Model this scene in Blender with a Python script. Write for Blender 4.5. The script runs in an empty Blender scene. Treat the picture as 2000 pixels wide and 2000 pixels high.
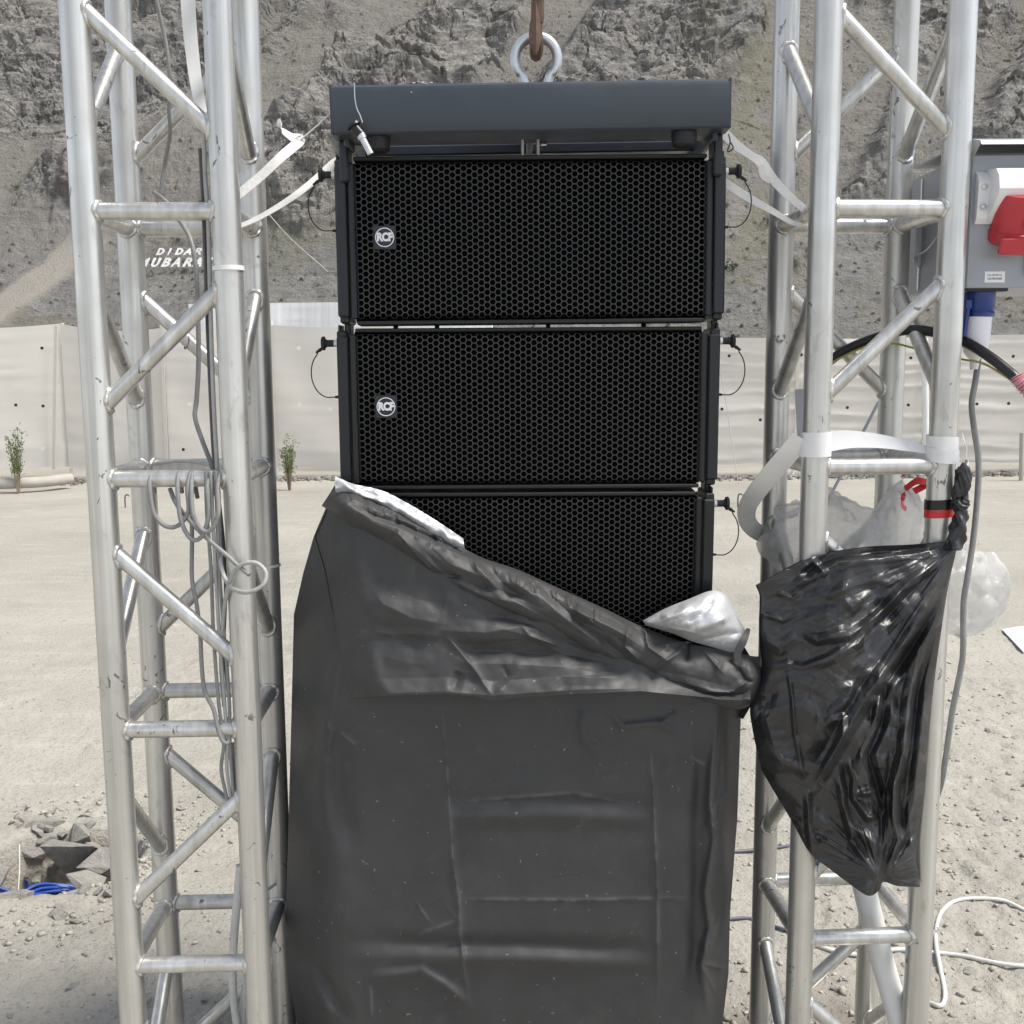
import bpy, bmesh, math, random
import numpy as np
from mathutils import Vector, Matrix, Euler

# ------------------------------------------------------------------ camera, sky, sun, exposure
scene = bpy.context.scene
COL = scene.collection
R = math.radians
CAM_H, PITCH, ROLL, FPX = 1.55, R(7.74), .0071, 2093.4

cam_d = bpy.data.cameras.new("camera")
cam_d.sensor_width = 36.0
cam_d.lens = 36.0 * FPX / 2000.0
cam_d.clip_start, cam_d.clip_end = 0.05, 2000.0
cam = bpy.data.objects.new("camera", cam_d)
cam.location = (0, 0, CAM_H)
cam.rotation_euler = (Matrix.Rotation(R(90) - PITCH, 4, 'X') @ Matrix.Rotation(-ROLL, 4, 'Z')).to_euler()
COL.objects.link(cam)
scene.camera = cam

SUN_EL, SUN_AZ = R(60), R(102)          # azimuth clockwise from +Y (the view direction)
world = bpy.data.worlds.new("World")
scene.world = world
world.use_nodes = True
wn = world.node_tree
wn.nodes.clear()
sky = wn.nodes.new("ShaderNodeTexSky")
sky.sky_type = 'NISHITA'
sky.sun_disc = False
sky.sun_elevation = SUN_EL
sky.sun_rotation = SUN_AZ
sky.altitude = 2400
sky.air_density = 1.0
sky.dust_density = 3.5
sky.ozone_density = 1.0
bg = wn.nodes.new("ShaderNodeBackground")
bg.inputs[1].default_value = 0.115
wo = wn.nodes.new("ShaderNodeOutputWorld")
hs = wn.nodes.new("ShaderNodeHueSaturation")          # thin high cloud: the sky's light is nearly white
hs.inputs['Saturation'].default_value = .38
wn.links.new(sky.outputs[0], hs.inputs['Color'])
wn.links.new(hs.outputs[0], bg.inputs[0])
wn.links.new(bg.outputs[0], wo.inputs[0])

sun_d = bpy.data.lights.new("sun", 'SUN')
sun_d.energy = 2.5
sun_d.angle = R(18)
sun_d.color = (1.0, 0.95, 0.88)
sun = bpy.data.objects.new("sun", sun_d)
sdir = Vector((math.sin(SUN_AZ) * math.cos(SUN_EL), math.cos(SUN_AZ) * math.cos(SUN_EL), math.sin(SUN_EL)))
sun.rotation_euler = sdir.to_track_quat('Z', 'Y').to_euler()
sun.location = (6, -3, 8)
COL.objects.link(sun)

scene.view_settings.view_transform = 'Standard'
scene.view_settings.look = 'None'
scene.view_settings.gamma = 1.0
scene.view_settings.use_curve_mapping = False
scene.view_settings.exposure = 0.98
scene.render.resolution_x = scene.render.resolution_y = 1024
scene.cycles.max_bounces = 4
scene.cycles.diffuse_bounces = 2
scene.cycles.glossy_bounces = 3
scene.cycles.use_adaptive_sampling = True
scene.cycles.adaptive_threshold = .02
scene.cycles.transparent_max_bounces = 8

RNG = np.random.default_rng(7)
random.seed(7)

# ------------------------------------------------------------------ helpers
def pt_np(px, py, Y):
    """World points seen at photo pixels (px,py) at the real distance Y in front of the camera."""
    px, py, Y = np.asarray(px, float), np.asarray(py, float), np.asarray(Y, float)
    dx, dy = px - 1000.0, py - 1000.0
    xc, yc = (dx - ROLL * dy) / FPX, -(dy + ROLL * dx) / FPX
    cp, sp = math.cos(PITCH), math.sin(PITCH)
    t = Y / (cp + yc * sp)
    return np.stack([xc * t, Y + 0 * t, CAM_H + t * (yc * cp - sp)], -1)

def pt(px, py, Y):
    return Vector(pt_np(px, py, Y).tolist())

def pts(seq, Y=None):
    return [pt(p[0], p[1], p[2] if len(p) > 2 else Y) for p in seq]

def ground_pt(px, py, z=0.0):
    d = pt(px, py, 1.0)                       # the sight line, continued down to height z
    k_ = (CAM_H - z) / (CAM_H - d.z)
    return Vector((d.x * k_, k_, z))

def catmull(P, n=8, closed=False):
    P = [Vector(p) for p in P]
    if len(P) < 3:
        return P
    out = []
    m = len(P)
    rng = range(m if closed else m - 1)
    for i in rng:
        p1, p2 = P[i], P[(i + 1) % m]
        p0 = P[i - 1] if (i > 0 or closed) else p1 * 2 - p2
        p3 = P[(i + 2) % m] if (i + 2 < m or closed) else p2 * 2 - p1
        for k in range(n):
            t = k / n
            out.append(0.5 * ((2 * p1) + (p2 - p0) * t + (2 * p0 - 5 * p1 + 4 * p2 - p3) * t * t
                              + (3 * p1 - p0 - 3 * p2 + p3) * t ** 3))
    if not closed:
        out.append(P[-1])
    return out

class MB:
    """Collects geometry; build() links it as ONE mesh object."""
    def __init__(self):
        self.V, self.F, self.mats = [], [], []
    def add(self, V, F):
        o = len(self.V)
        self.V += [tuple(v) for v in V]
        self.F += [tuple(i + o for i in f) for f in F]
        return self
    def box(self, c, s, b=0.002, rot=None):
        c = Vector(c); hx, hy, hz = s[0] / 2, s[1] / 2, s[2] / 2
        b = min(b, hx * .45, hy * .45, hz * .45)
        V, idx = [], {}
        for sx in (-1, 1):
            for sy in (-1, 1):
                for sz in (-1, 1):
                    for a in range(3):
                        p = [sx * (hx - b), sy * (hy - b), sz * (hz - b)]
                        p[a] = (sx * hx, sy * hy, sz * hz)[a]
                        v = Vector(p)
                        if rot is not None:
                            v = rot @ v
                        idx[(sx, sy, sz, a)] = len(V)
                        V.append(v + c)
        F = []
        for a in range(3):
            o = [i for i in range(3) if i != a]
            for s_ in (-1, 1):
                q = []
                for (u, w) in ((-1, -1), (1, -1), (1, 1), (-1, 1)):
                    k = [0, 0, 0]; k[a] = s_; k[o[0]] = u; k[o[1]] = w
                    q.append(idx[tuple(k) + (a,)])
                F.append(q if s_ == (1 if a != 1 else -1) else q[::-1])
        for a in range(3):                      # edges run along axis a
            o = [i for i in range(3) if i != a]
            for u in (-1, 1):
                for w in (-1, 1):
                    k0 = [0, 0, 0]; k0[o[0]] = u; k0[o[1]] = w
                    k1 = list(k0); k0[a] = -1; k1[a] = 1
                    F.append([idx[tuple(k0) + (o[0],)], idx[tuple(k1) + (o[0],)],
                              idx[tuple(k1) + (o[1],)], idx[tuple(k0) + (o[1],)]])
        for sx in (-1, 1):
            for sy in (-1, 1):
                for sz in (-1, 1):
                    F.append([idx[(sx, sy, sz, a)] for a in range(3)])
        return self.add(V, F)
    def tube(self, P, r, n=12, caps=True, closed=False):
        P = [Vector(p) for p in P]
        m = len(P)
        rr = r if hasattr(r, '__len__') else [r] * m
        T = []
        for i in range(m):
            a = P[(i - 1) % m] if (closed or i > 0) else P[i]
            b = P[(i + 1) % m] if (closed or i < m - 1) else P[i]
            d = b - a
            T.append(d.normalized() if d.length > 1e-9 else Vector((0, 0, 1)))
        up = Vector((0, 0, 1)) if abs(T[0].z) < .9 else Vector((1, 0, 0))
        N = (up - T[0] * up.dot(T[0])).normalized()
        V = []
        for i in range(m):
            N = N - T[i] * N.dot(T[i])
            N = N.normalized() if N.length > 1e-6 else T[i].orthogonal().normalized()
            B = T[i].cross(N)
            for k in range(n):
                a = 2 * math.pi * k / n
                V.append(P[i] + (N * math.cos(a) + B * math.sin(a)) * rr[i])
        F = []
        for i in range(m if closed else m - 1):
            j = (i + 1) % m
            for k in range(n):
                k2 = (k + 1) % n
                F.append((i * n + k, i * n + k2, j * n + k2, j * n + k))
        if caps and not closed:
            F.append(tuple(range(n))[::-1])
            F.append(tuple((m - 1) * n + k for k in range(n)))
        return self.add(V, F)
    def lathe(self, prof, c=(0, 0, 0), axis='Z', n=24, rot=None):
        V, F = [], []
        c = Vector(c)
        for (r, z) in prof:
            for k in range(n):
                a = 2 * math.pi * k / n
                p = Vector((r * math.cos(a), r * math.sin(a), z))
                if axis == 'X': p = Vector((p.z, p.x, p.y))
                if axis == 'Y': p = Vector((p.y, p.z, p.x))
                if rot is not None: p = rot @ p
                V.append(p + c)
        for i in range(len(prof) - 1):
            for k in range(n):
                k2 = (k + 1) % n
                F.append((i * n + k, i * n + k2, (i + 1) * n + k2, (i + 1) * n + k))
        F.append(tuple(range(n))[::-1])
        F.append(tuple((len(prof) - 1) * n + k for k in range(n)))
        return self.add(V, F)
    def prism(self, poly, d, M=None):
        """poly in local XY, thickness d along +Z, placed by matrix M."""
        n = len(poly)
        V = [Vector((p[0], p[1], 0)) for p in poly] + [Vector((p[0], p[1], d)) for p in poly]
        if M is not None:
            V = [M @ v for v in V]
        F = [tuple(range(n))[::-1], tuple(range(n, 2 * n))]
        for i in range(n):
            j = (i + 1) % n
            F.append((i, j, n + j, n + i))
        return self.add(V, F)
    def ribbon(self, P, W, th=0.0012, wv=None):
        """Flat strap along P; W width (or list); wv = list of across-directions (or one)."""
        P = [Vector(p) for p in P]
        m = len(P)
        V, F = [], []
        for i in range(m):
            d = (P[min(i + 1, m - 1)] - P[max(i - 1, 0)]).normalized()
            w = wv[i] if isinstance(wv, list) else (wv or Vector((0, 0, 1)))
            w = Vector(w); w = (w - d * w.dot(d)).normalized()
            nrm = d.cross(w)
            h = (W[i] if hasattr(W, '__len__') else W) / 2
            for a, b in ((-1, -1), (1, -1), (1, 1), (-1, 1)):
                V.append(P[i] + w * h * a + nrm * th / 2 * b)
        for i in range(m - 1):
            for k in range(4):
                k2 = (k + 1) % 4
                F.append((i * 4 + k, i * 4 + k2, i * 4 + 4 + k2, i * 4 + 4 + k))
        F.append((3, 2, 1, 0)); F.append(tuple((m - 1) * 4 + k for k in range(4)))
        return self.add(V, F)
    def grid(self, G):
        """G: (rows, cols, 3) array."""
        r, c = G.shape[:2]
        V = G.reshape(-1, 3).tolist()
        F = [(i * c + j, i * c + j + 1, (i + 1) * c + j + 1, (i + 1) * c + j) for i in range(r - 1) for j in range(c - 1)]
        return self.add(V, F)
    def mesh(self, name, mat=None, smooth=35, fix=True):
        me = bpy.data.meshes.new(name)
        me.from_pydata(self.V, [], self.F)
        if fix:
            bm = bmesh.new(); bm.from_mesh(me)
            bmesh.ops.recalc_face_normals(bm, faces=bm.faces)
            bm.to_mesh(me); bm.free()
        if smooth:
            me.polygons.foreach_set('use_smooth', [True] * len(me.polygons))
            me.set_sharp_from_angle(angle=R(smooth))
        if mat: me.materials.append(mat)
        me.update()
        return me
    def build(self, name, mat, parent=None, smooth=35, fix=True, loc=None):
        return link(name, self.mesh(name, mat, smooth, fix), parent, loc)

def link(name, me, parent=None, loc=None, mw=None):
    o = bpy.data.objects.new(name, me)
    COL.objects.link(o)
    if parent is not None: o.parent = parent
    if loc is not None: o.location = loc
    if mw is not None: o.matrix_local = mw
    return o

def tag(o, label=None, cat=None, group=None, kind=None):
    if label: o['label'] = label
    if cat: o['category'] = cat
    if group: o['group'] = group
    if kind: o['kind'] = kind
    return o

def thing(name, label, cat, loc=(0, 0, 0), rz=0.0, group=None):
    o = bpy.data.objects.new(name, None)
    o.empty_display_size = 0.1
    o.location = loc
    o.rotation_euler = (0, 0, rz)
    COL.objects.link(o)
    return tag(o, label, cat, group)

def rel(parent):
    """Inverse of a thing's placement, for parts whose geometry is written in world metres."""
    return Matrix.LocRotScale(parent.location, parent.rotation_euler, None).inverted()

def copy_tree(o, parent=None):
    c = o.copy(); COL.objects.link(c)
    if parent is not None: c.parent = parent
    for ch in list(o.children):
        copy_tree(ch, c)
    return c

def grid_mesh(name, G, mat, smooth=True, attrs=None):
    """Large grid straight from numpy."""
    r, c = G.shape[:2]
    me = bpy.data.meshes.new(name)
    nv = r * c
    me.vertices.add(nv)
    me.vertices.foreach_set('co', G.reshape(-1).astype(np.float32))
    i, j = np.meshgrid(np.arange(r - 1), np.arange(c - 1), indexing='ij')
    a = (i * c + j).ravel()
    q = np.stack([a, a + 1, a + c + 1, a + c], -1).ravel().astype(np.int32)
    nf = len(a)
    me.loops.add(nf * 4)
    me.loops.foreach_set('vertex_index', q)
    me.polygons.add(nf)
    me.polygons.foreach_set('loop_start', np.arange(0, nf * 4, 4, dtype=np.int32))
    me.polygons.foreach_set('loop_total', np.full(nf, 4, np.int32))
    me.polygons.foreach_set('use_smooth', np.full(nf, smooth))
    for k, v in (attrs or {}).items():
        at = me.attributes.new(k, 'FLOAT', 'POINT')
        at.data.foreach_set('value', v.ravel().astype(np.float32))
    me.update(calc_edges=True)
    me.validate()
    if mat: me.materials.append(mat)
    return me

# ------------------------------------------------------------------ numpy noise
def _hash(ix, iy, seed):
    h = (ix.astype(np.int64) * 374761393 + iy.astype(np.int64) * 668265263 + seed * 974634777) & 0xFFFFFFFF
    h = ((h ^ (h >> 13)) * 1274126177) & 0xFFFFFFFF
    h = ((h ^ (h >> 16)) * 2246822519) & 0xFFFFFFFF
    return (h ^ (h >> 15)) & 0xFFFFFF

def gnoise(x, y, seed=0):
    x, y = np.asarray(x, float), np.asarray(y, float)
    ix, iy = np.floor(x), np.floor(y)
    fx, fy = x - ix, y - iy
    u = fx * fx * fx * (fx * (fx * 6 - 15) + 10)
    v = fy * fy * fy * (fy * (fy * 6 - 15) + 10)
    def g(dx, dy):
        a = _hash(ix + dx, iy + dy, seed) * (2 * math.pi / 0xFFFFFF)
        return np.cos(a) * (fx - dx) + np.sin(a) * (fy - dy)
    n0 = g(0, 0) * (1 - u) + g(1, 0) * u
    n1 = g(0, 1) * (1 - u) + g(1, 1) * u
    return (n0 * (1 - v) + n1 * v) * 1.45

def fbm(x, y, o=5, seed=0, gain=.5, lac=2.03):
    s, a = 0, 1.0
    for k in range(o):
        s = s + a * gnoise(x + 13.7 * k, y - 7.1 * k, seed + k)
        x, y, a = x * lac, y * lac, a * gain
    return s

def ridged(x, y, o=5, seed=0, gain=.5, lac=2.07):
    s, a = 0, 1.0
    for k in range(o):
        s = s + a * (1 - 2 * np.abs(gnoise(x + 5.3 * k, y + 9.2 * k, seed + k)))
        x, y, a = x * lac, y * lac, a * gain
    return s

def cellular(x, y, seed=0):
    """F1 distance, F2-F1 and the nearest cell's random value."""
    ix, iy = np.floor(x), np.floor(y)
    f1 = np.full(x.shape, 9.0); f2 = np.full(x.shape, 9.0); idv = np.zeros(x.shape)
    for dx in (-1, 0, 1):
        for dy in (-1, 0, 1):
            cx, cy = ix + dx, iy + dy
            jx = _hash(cx, cy, seed) / 0xFFFFFF
            jy = _hash(cx, cy, seed + 101) / 0xFFFFFF
            d = np.hypot(cx + jx - x, cy + jy - y)
            r = _hash(cx, cy, seed + 202) / 0xFFFFFF
            near = d < f1
            f2 = np.where(near, f1, np.minimum(f2, d))
            idv = np.where(near, r, idv)
            f1 = np.where(near, d, f1)
    return f1, f2 - f1, idv

def sstep(a, b, x):
    t = np.clip((x - a) / (b - a), 0, 1)
    return t * t * (3 - 2 * t)

# ------------------------------------------------------------------ materials
class NT:
    def __init__(self, name):
        self.m = bpy.data.materials.new(name)
        self.m.use_nodes = True
        self.t = self.m.node_tree
        self.b = self.t.nodes['Principled BSDF']
        self.out = self.t.nodes['Material Output']
        self.co = self.t.nodes.new('ShaderNodeTexCoord')
        self.oi = None
    def n(self, typ, **kw):
        nd = self.t.nodes.new(typ)
        for k, v in kw.items():
            if k.startswith('_'): setattr(nd, k[1:], v)
        return nd
    def set(self, nd, key, val):
        if hasattr(val, 'is_linked') or isinstance(val, bpy.types.NodeSocket):
            self.t.links.new(val, nd.inputs[key])
        else:
            nd.inputs[key].default_value = val
    def coords(self, scale=(1, 1, 1), rand=True):
        mp = self.t.nodes.new('ShaderNodeMapping')
        mp.inputs['Scale'].default_value = scale
        self.t.links.new(self.co.outputs['Object'], mp.inputs['Vector'])
        if rand:
            if self.oi is None:
                oi = self.t.nodes.new('ShaderNodeObjectInfo')
                mu = self.t.nodes.new('ShaderNodeMath'); mu.operation = 'MULTIPLY'; mu.inputs[1].default_value = 37.0
                self.t.links.new(oi.outputs['Random'], mu.inputs[0])
                self.oi = mu
            self.t.links.new(self.oi.outputs[0], mp.inputs['Location'])
        return mp.outputs[0]
    def noise(self, scale, detail=4, rough=.55, vec=None, dist=0.0):
        nd = self.t.nodes.new('ShaderNodeTexNoise')
        nd.inputs['Scale'].default_value = scale
        nd.inputs['Detail'].default_value = detail
        nd.inputs['Roughness'].default_value = rough
        nd.inputs['Distortion'].default_value = dist
        if vec is not None: self.t.links.new(vec, nd.inputs['Vector'])
        return nd.outputs['Fac']
    def voro(self, scale, feature='F1', vec=None, out='Distance', rand=1.0):
        nd = self.t.nodes.new('ShaderNodeTexVoronoi')
        nd.feature = feature
        nd.inputs['Scale'].default_value = scale
        nd.inputs['Randomness'].default_value = rand
        if vec is not None: self.t.links.new(vec, nd.inputs['Vector'])
        return nd.outputs[out]
    def ramp(self, fac, stops, interp='LINEAR'):
        nd = self.t.nodes.new('ShaderNodeValToRGB')
        cr = nd.color_ramp
        cr.interpolation = interp
        while len(cr.elements) < len(stops): cr.elements.new(0.5)
        for e, (p, c) in zip(cr.elements, stops):
            e.position = p
            e.color = (c, c, c, 1) if not hasattr(c, '__len__') else (*c, 1)
        self.t.links.new(fac, nd.inputs[0])
        return nd.outputs[0]
    def mix(self, fac, a, b, mode='MIX'):
        nd = self.t.nodes.new('ShaderNodeMix')
        nd.data_type = 'RGBA'; nd.blend_type = mode
        for key, v in ((0, fac), (6, a), (7, b)):
            if isinstance(v, bpy.types.NodeSocket): self.t.links.new(v, nd.inputs[key])
            elif key == 0: nd.inputs[0].default_value = v
            else: nd.inputs[key].default_value = (*v, 1) if len(v) == 3 else v
        return nd.outputs[2]
    def math(self, op, a, b=None):
        nd = self.t.nodes.new('ShaderNodeMath'); nd.operation = op
        for k, v in ((0, a), (1, b)):
            if v is None: continue
            if isinstance(v, bpy.types.NodeSocket): self.t.links.new(v, nd.inputs[k])
            else: nd.inputs[k].default_value = v
        return nd.outputs[0]
    def bump(self, h, dist=.002, strength=1.0, prev=None):
        nd = self.t.nodes.new('ShaderNodeBump')
        nd.inputs['Distance'].default_value = dist
        nd.inputs['Strength'].default_value = strength
        self.t.links.new(h, nd.inputs['Height'])
        if prev is not None: self.t.links.new(prev, nd.inputs['Normal'])
        return nd.outputs[0]
    def facets(self, scale, vec):
        """height of a film folded into flat facets: every cell a plane with its own tilt"""
        nd = self.t.nodes.new('ShaderNodeTexVoronoi'); nd.inputs['Scale'].default_value = scale
        self.t.links.new(vec, nd.inputs['Vector'])
        a = self.t.nodes.new('ShaderNodeVectorMath'); a.operation = 'SUBTRACT'
        self.t.links.new(vec, a.inputs[0]); self.t.links.new(nd.outputs['Position'], a.inputs[1])
        b = self.t.nodes.new('ShaderNodeVectorMath'); b.operation = 'SUBTRACT'
        self.t.links.new(nd.outputs['Color'], b.inputs[0]); b.inputs[1].default_value = (.5, .5, .5)
        c = self.t.nodes.new('ShaderNodeVectorMath'); c.operation = 'DOT_PRODUCT'
        self.t.links.new(a.outputs[0], c.inputs[0]); self.t.links.new(b.outputs[0], c.inputs[1])
        return c.outputs['Value']
    def warp(self, vec, scale, amp):
        n_ = self.t.nodes.new('ShaderNodeTexNoise'); n_.inputs['Scale'].default_value = scale; n_.inputs['Detail'].default_value = 1
        self.t.links.new(vec, n_.inputs['Vector'])
        s = self.t.nodes.new('ShaderNodeVectorMath'); s.operation = 'SCALE'; s.inputs['Scale'].default_value = amp
        self.t.links.new(n_.outputs['Color'], s.inputs[0])
        a = self.t.nodes.new('ShaderNodeVectorMath'); a.operation = 'ADD'
        self.t.links.new(vec, a.inputs[0]); self.t.links.new(s.outputs[0], a.inputs[1])
        return a.outputs[0]
    def attr(self, name):
        nd = self.t.nodes.new('ShaderNodeAttribute'); nd.attribute_name = name
        return nd.outputs['Fac']
    def P(self, **kw):
        names = dict(col='Base Color', rough='Roughness', metal='Metallic', normal='Normal', coat='Coat Weight',
                     coatr='Coat Roughness', spec='Specular IOR Level', trans='Transmission Weight', alpha='Alpha',
                     sheen='Sheen Weight', ior='IOR')
        for k, v in kw.items():
            i = self.b.inputs[names[k]]
            if isinstance(v, bpy.types.NodeSocket): self.t.links.new(v, i)
            elif k == 'col': i.default_value = (*v, 1)
            else: i.default_value = v
        return self.m

def simple(name, col, rough=.5, metal=0.0, var=.12, scale=40, bumpd=.0004, coat=0.0, spec=.5):
    """A paint/plastic with slight mottling, wear in the gloss and fine relief."""
    k = NT(name)
    v = k.coords()
    n1 = k.noise(scale, 3, .6, v)
    n2 = k.noise(scale * .18, 2, .5, v)
    f = k.math('ADD', k.math('MULTIPLY', n1, .5), k.math('MULTIPLY', n2, .5))
    lo = tuple(c * (1 - var * 2) for c in col); hi = tuple(min(1, c * (1 + var * 2)) for c in col)
    c = k.ramp(f, [(.25, lo), (.75, hi)])
    r = k.ramp(f, [(.3, max(.05, rough - .08)), (.7, min(1, rough + .1))])
    return k.P(col=c, rough=r, metal=metal, coat=coat, spec=spec, normal=k.bump(n1, bumpd, .6))

M = {}
# weathered satin aluminium, with long draw marks, dull patches, grime and a few dark scuffs
k = NT('aluminium')
vl = k.coords((60, 60, 1.6)); vs = k.coords((1, 1, 1)); vd = k.coords((1, 1, .45))
st = k.noise(1.0, 3, .6, vl)
pa = k.noise(7, 3, .6, vs)
gr = k.noise(26, 4, .65, vd, .6)
scuff = k.ramp(k.math('ADD', k.noise(34, 3, .55, k.coords((1, 1, .8)), 1.2), k.math('MULTIPLY', k.noise(5, 1, .5, vs), .30)), [(.84, 0), (.875, 1)])
c0 = k.ramp(st, [(.30, (.50, .495, .47)), (.70, (.76, .755, .73))])
c1 = k.mix(k.ramp(pa, [(.42, 0), (.7, .6)]), c0, (.52, .51, .475))
c2 = k.mix(k.ramp(gr, [(.60, 0), (.74, .55)]), c1, (.33, .315, .28))
c3 = k.mix(k.math('MULTIPLY', scuff, .75), c2, (.10, .098, .095))
ro = k.ramp(pa, [(.3, .30), (.75, .50)])
ro = k.mix(scuff, ro, (.6, .6, .6))
M['alu'] = k.P(col=c3, rough=ro, metal=.78, normal=k.bump(gr, .0014, .35))
k = NT('weld_bead')
vs = k.coords()
c = k.ramp(k.noise(120, 4, .6, vs), [(.3, (.45, .44, .41)), (.7, (.78, .77, .74))])
M['weld'] = k.P(col=c, rough=.42, metal=.75, normal=k.bump(k.noise(300, 2, .5, vs), .002, .5))

M['rail'] = simple('dark_coated_steel', (.0065, .008, .010), .38, .0, .15, 60, .0003)
M['cab'] = simple('black_cabinet', (.0042, .0045, .005), .5, 0, .2, 300, .0006)
M['void'] = simple('black_foam', (.0016, .0016, .0018), .95, 0, .3, 200, .002, spec=.1)
M['grille'] = simple('grille_steel', (.044, .043, .042), .40, .30, .12, 50, .0002)
M['grillefr'] = simple('grille_frame', (.009, .0105, .0125), .4, .1, .12, 50, .0002)
M['badge'] = simple('badge_plate', (.022, .026, .034), .35, .2, .1, 80, .0001)
M['white_print'] = simple('white_print', (.75, .76, .78), .4, .0, .03, 80, .0001)
M['flybar'] = simple('grey_blue_coat', (.038, .048, .060), .42, 0, .07, 30, .0003)
M['rubber'] = simple('black_rubber', (.012, .012, .013), .6, 0, .2, 60, .0005)
M['galv'] = simple('galvanised_steel', (.62, .65, .67), .38, .75, .08, 60, .0004)
M['steel'] = simple('bright_steel', (.6, .6, .6), .3, .9, .1, 80, .0003)
M['rust'] = simple('rusty_steel', (.17, .105, .075), .65, .25, .28, 90, .0015)
M['strap'] = simple('white_webbing', (.80, .79, .76), .7, 0, .05, 160, .0012)
M['vinyl'] = simple('white_vinyl', (.78, .78, .77), .45, 0, .05, 20, .001)
M['string'] = simple('pale_string', (.70, .68, .62), .8, 0, .1, 200, .001)
M['cable_grey'] = simple('grey_cable', (.24, .24, .235), .5, 0, .14, 60, .0004)
M['cable_pale'] = simple('pale_cable', (.62, .62, .60), .5, 0, .1, 60, .0004)
M['cable_mid'] = simple('mid_grey_cable', (.38, .38, .365), .5, 0, .12, 60, .0004)
M['cable_dark'] = simple('dark_cable', (.09, .09, .095), .45, 0, .15, 60, .0004)
M['cable_black'] = simple('black_cable', (.014, .014, .016), .38, 0, .2, 40, .0005)
M['cable_slate'] = simple('slate_cable', (.10, .11, .135), .45, 0, .15, 60, .0004)
M['cable_blue'] = simple('blue_cable', (.020, .065, .30), .38, 0, .18, 60, .0004)
M['wire_yg'] = simple('yellow_green_wire', (.34, .33, .075), .45, 0, .15, 60, .0003)
M['encl'] = simple('grey_enclosure', (.36, .38, .41), .42, 0, .05, 14, .0003)
M['pvc_white'] = simple('white_plastic', (.82, .82, .83), .32, 0, .03, 30, .0003)
M['red'] = simple('red_plastic', (.50, .04, .055), .38, 0, .08, 30, .0003)
M['blue'] = simple('blue_plastic', (.014, .04, .20), .32, 0, .1, 30, .0003)
M['redtape'] = simple('red_tape', (.62, .03, .035), .4, 0, .08, 30, .0004)
M['pinktape'] = simple('red_white_tape', (.75, .33, .36), .45, 0, .3, 45, .0008)
M['blacktape'] = simple('black_tape', (.010, .010, .012), .3, 0, .2, 30, .0008)
M['paper'] = simple('white_paper', (.72, .72, .72), .7, 0, .05, 20, .0006)
M['pvcpipe'] = simple('white_pipe', (.76, .76, .74), .42, 0, .05, 10, .0004)
M['dustypipe'] = simple('dusty_pipe', (.42, .395, .35), .8, 0, .12, 6, .001)
M['greypole'] = simple('grey_pole', (.22, .235, .26), .4, .3, .08, 20, .0003)
M['tree_needle'] = simple('young_needles', (.075, .115, .028), .6, 0, .3, 9, .0003)
M['tree_bark'] = simple('dry_twig', (.24, .19, .13), .8, 0, .2, 60, .001)
M['print_dark'] = simple('dark_print', (.05, .05, .06), .6, 0, .1, 60, .0001)
M['hole'] = simple('fabric_eyelet', (.03, .03, .028), .7, 0, .2, 60, .0002)
M['letter'] = simple('whitewashed_stone', (.60, .59, .57), .9, 0, .16, 5, .02)

# ------------------------------------------------------------------ ground
PX, PY = -1.45, 3.22              # centre of the open cable pit

def ground_z(x, y):
    x, y = np.asarray(x, float), np.asarray(y, float)
    near = np.exp(-np.maximum(y - 2.5, 0) / 7.0)
    z = .035 * fbm(x * .22, y * .22, 3, 11) * sstep(2, 7, np.hypot(x, y))
    z = z + near * (.012 * fbm(x * 1.7, y * 1.7, 4, 21) + .0055 * fbm(x * 9, y * 6, 4, 31))
    rough = np.clip(sstep(.0, .45, fbm(x * 1.1 + 3.1, y * 1.1, 3, 41)) + .75 * sstep(.5, 1.1, x) * sstep(6.5, 4.0, y), 0, 1) * near
    f1, e, idv = cellular(x * 17, y * 12, 51)
    z = z + rough * (idv - .45) * .020 * sstep(0, .12, e)
    f1, e, idv = cellular(x * 42, y * 30, 52)
    z = z + (.30 + .70 * rough) * near * (idv - .5) * .0085 * sstep(0, .15, e)
    # the open cable pit, with a spoil rim
    w = fbm(x * 5, y * 5, 3, 61) * .05
    ex, ey = (x - PX) / .255, (y - PY) / .225
    d = np.sqrt(ex * ex + ey * ey) + w * 2.2
    z = z - .30 * (1 - sstep(.80, 1.02, d))
    z = z + .028 * np.exp(-((d - 1.25) / .28) ** 2)
    return z

def axis(segs):
    out = [np.array([segs[0][0]])]
    for a, b, n, g in segs:                 # g>1: spacing grows
        t = np.linspace(0, 1, n + 1)[1:]
        t = (g ** t - 1) / (g - 1) if abs(g - 1) > 1e-6 else t
        out.append(a + (b - a) * t)
    return np.concatenate(out)

gx = axis([(-320, -16, 26, .02), (-16, -2.6, 46, .12), (-2.6, 2.6, 430, 1), (2.6, 16, 46, 8), (16, 320, 26, 50)])
gy = axis([(-60, 1.75, 26, .03), (1.75, 6.0, 330, 3.2), (6.0, 22, 150, 5), (22, 90, 30, 4)])
GX, GY = np.meshgrid(gx, gy)
GZ = ground_z(GX, GY)
k = NT('dusty_ground')
v = k.coords(rand=False)
n_big = k.noise(.55, 3, .6, v)
n_mid = k.noise(5, 4, .65, v, .4)
n_fine = k.noise(60, 3, .7, v)
n_stretch = k.noise(1.0, 3, .6, k.coords((1.6, 8.0, 1), rand=False))
c = k.ramp(n_big, [(.28, (.295, .281, .246)), (.72, (.440, .419, .370))])
c = k.mix(k.ramp(n_mid, [(.35, .0), (.75, .6)]), c, (.352, .330, .286))
c = k.mix(k.ramp(n_stretch, [(.52, 0), (.72, .45)]), c, (.485, .459, .403))
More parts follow.
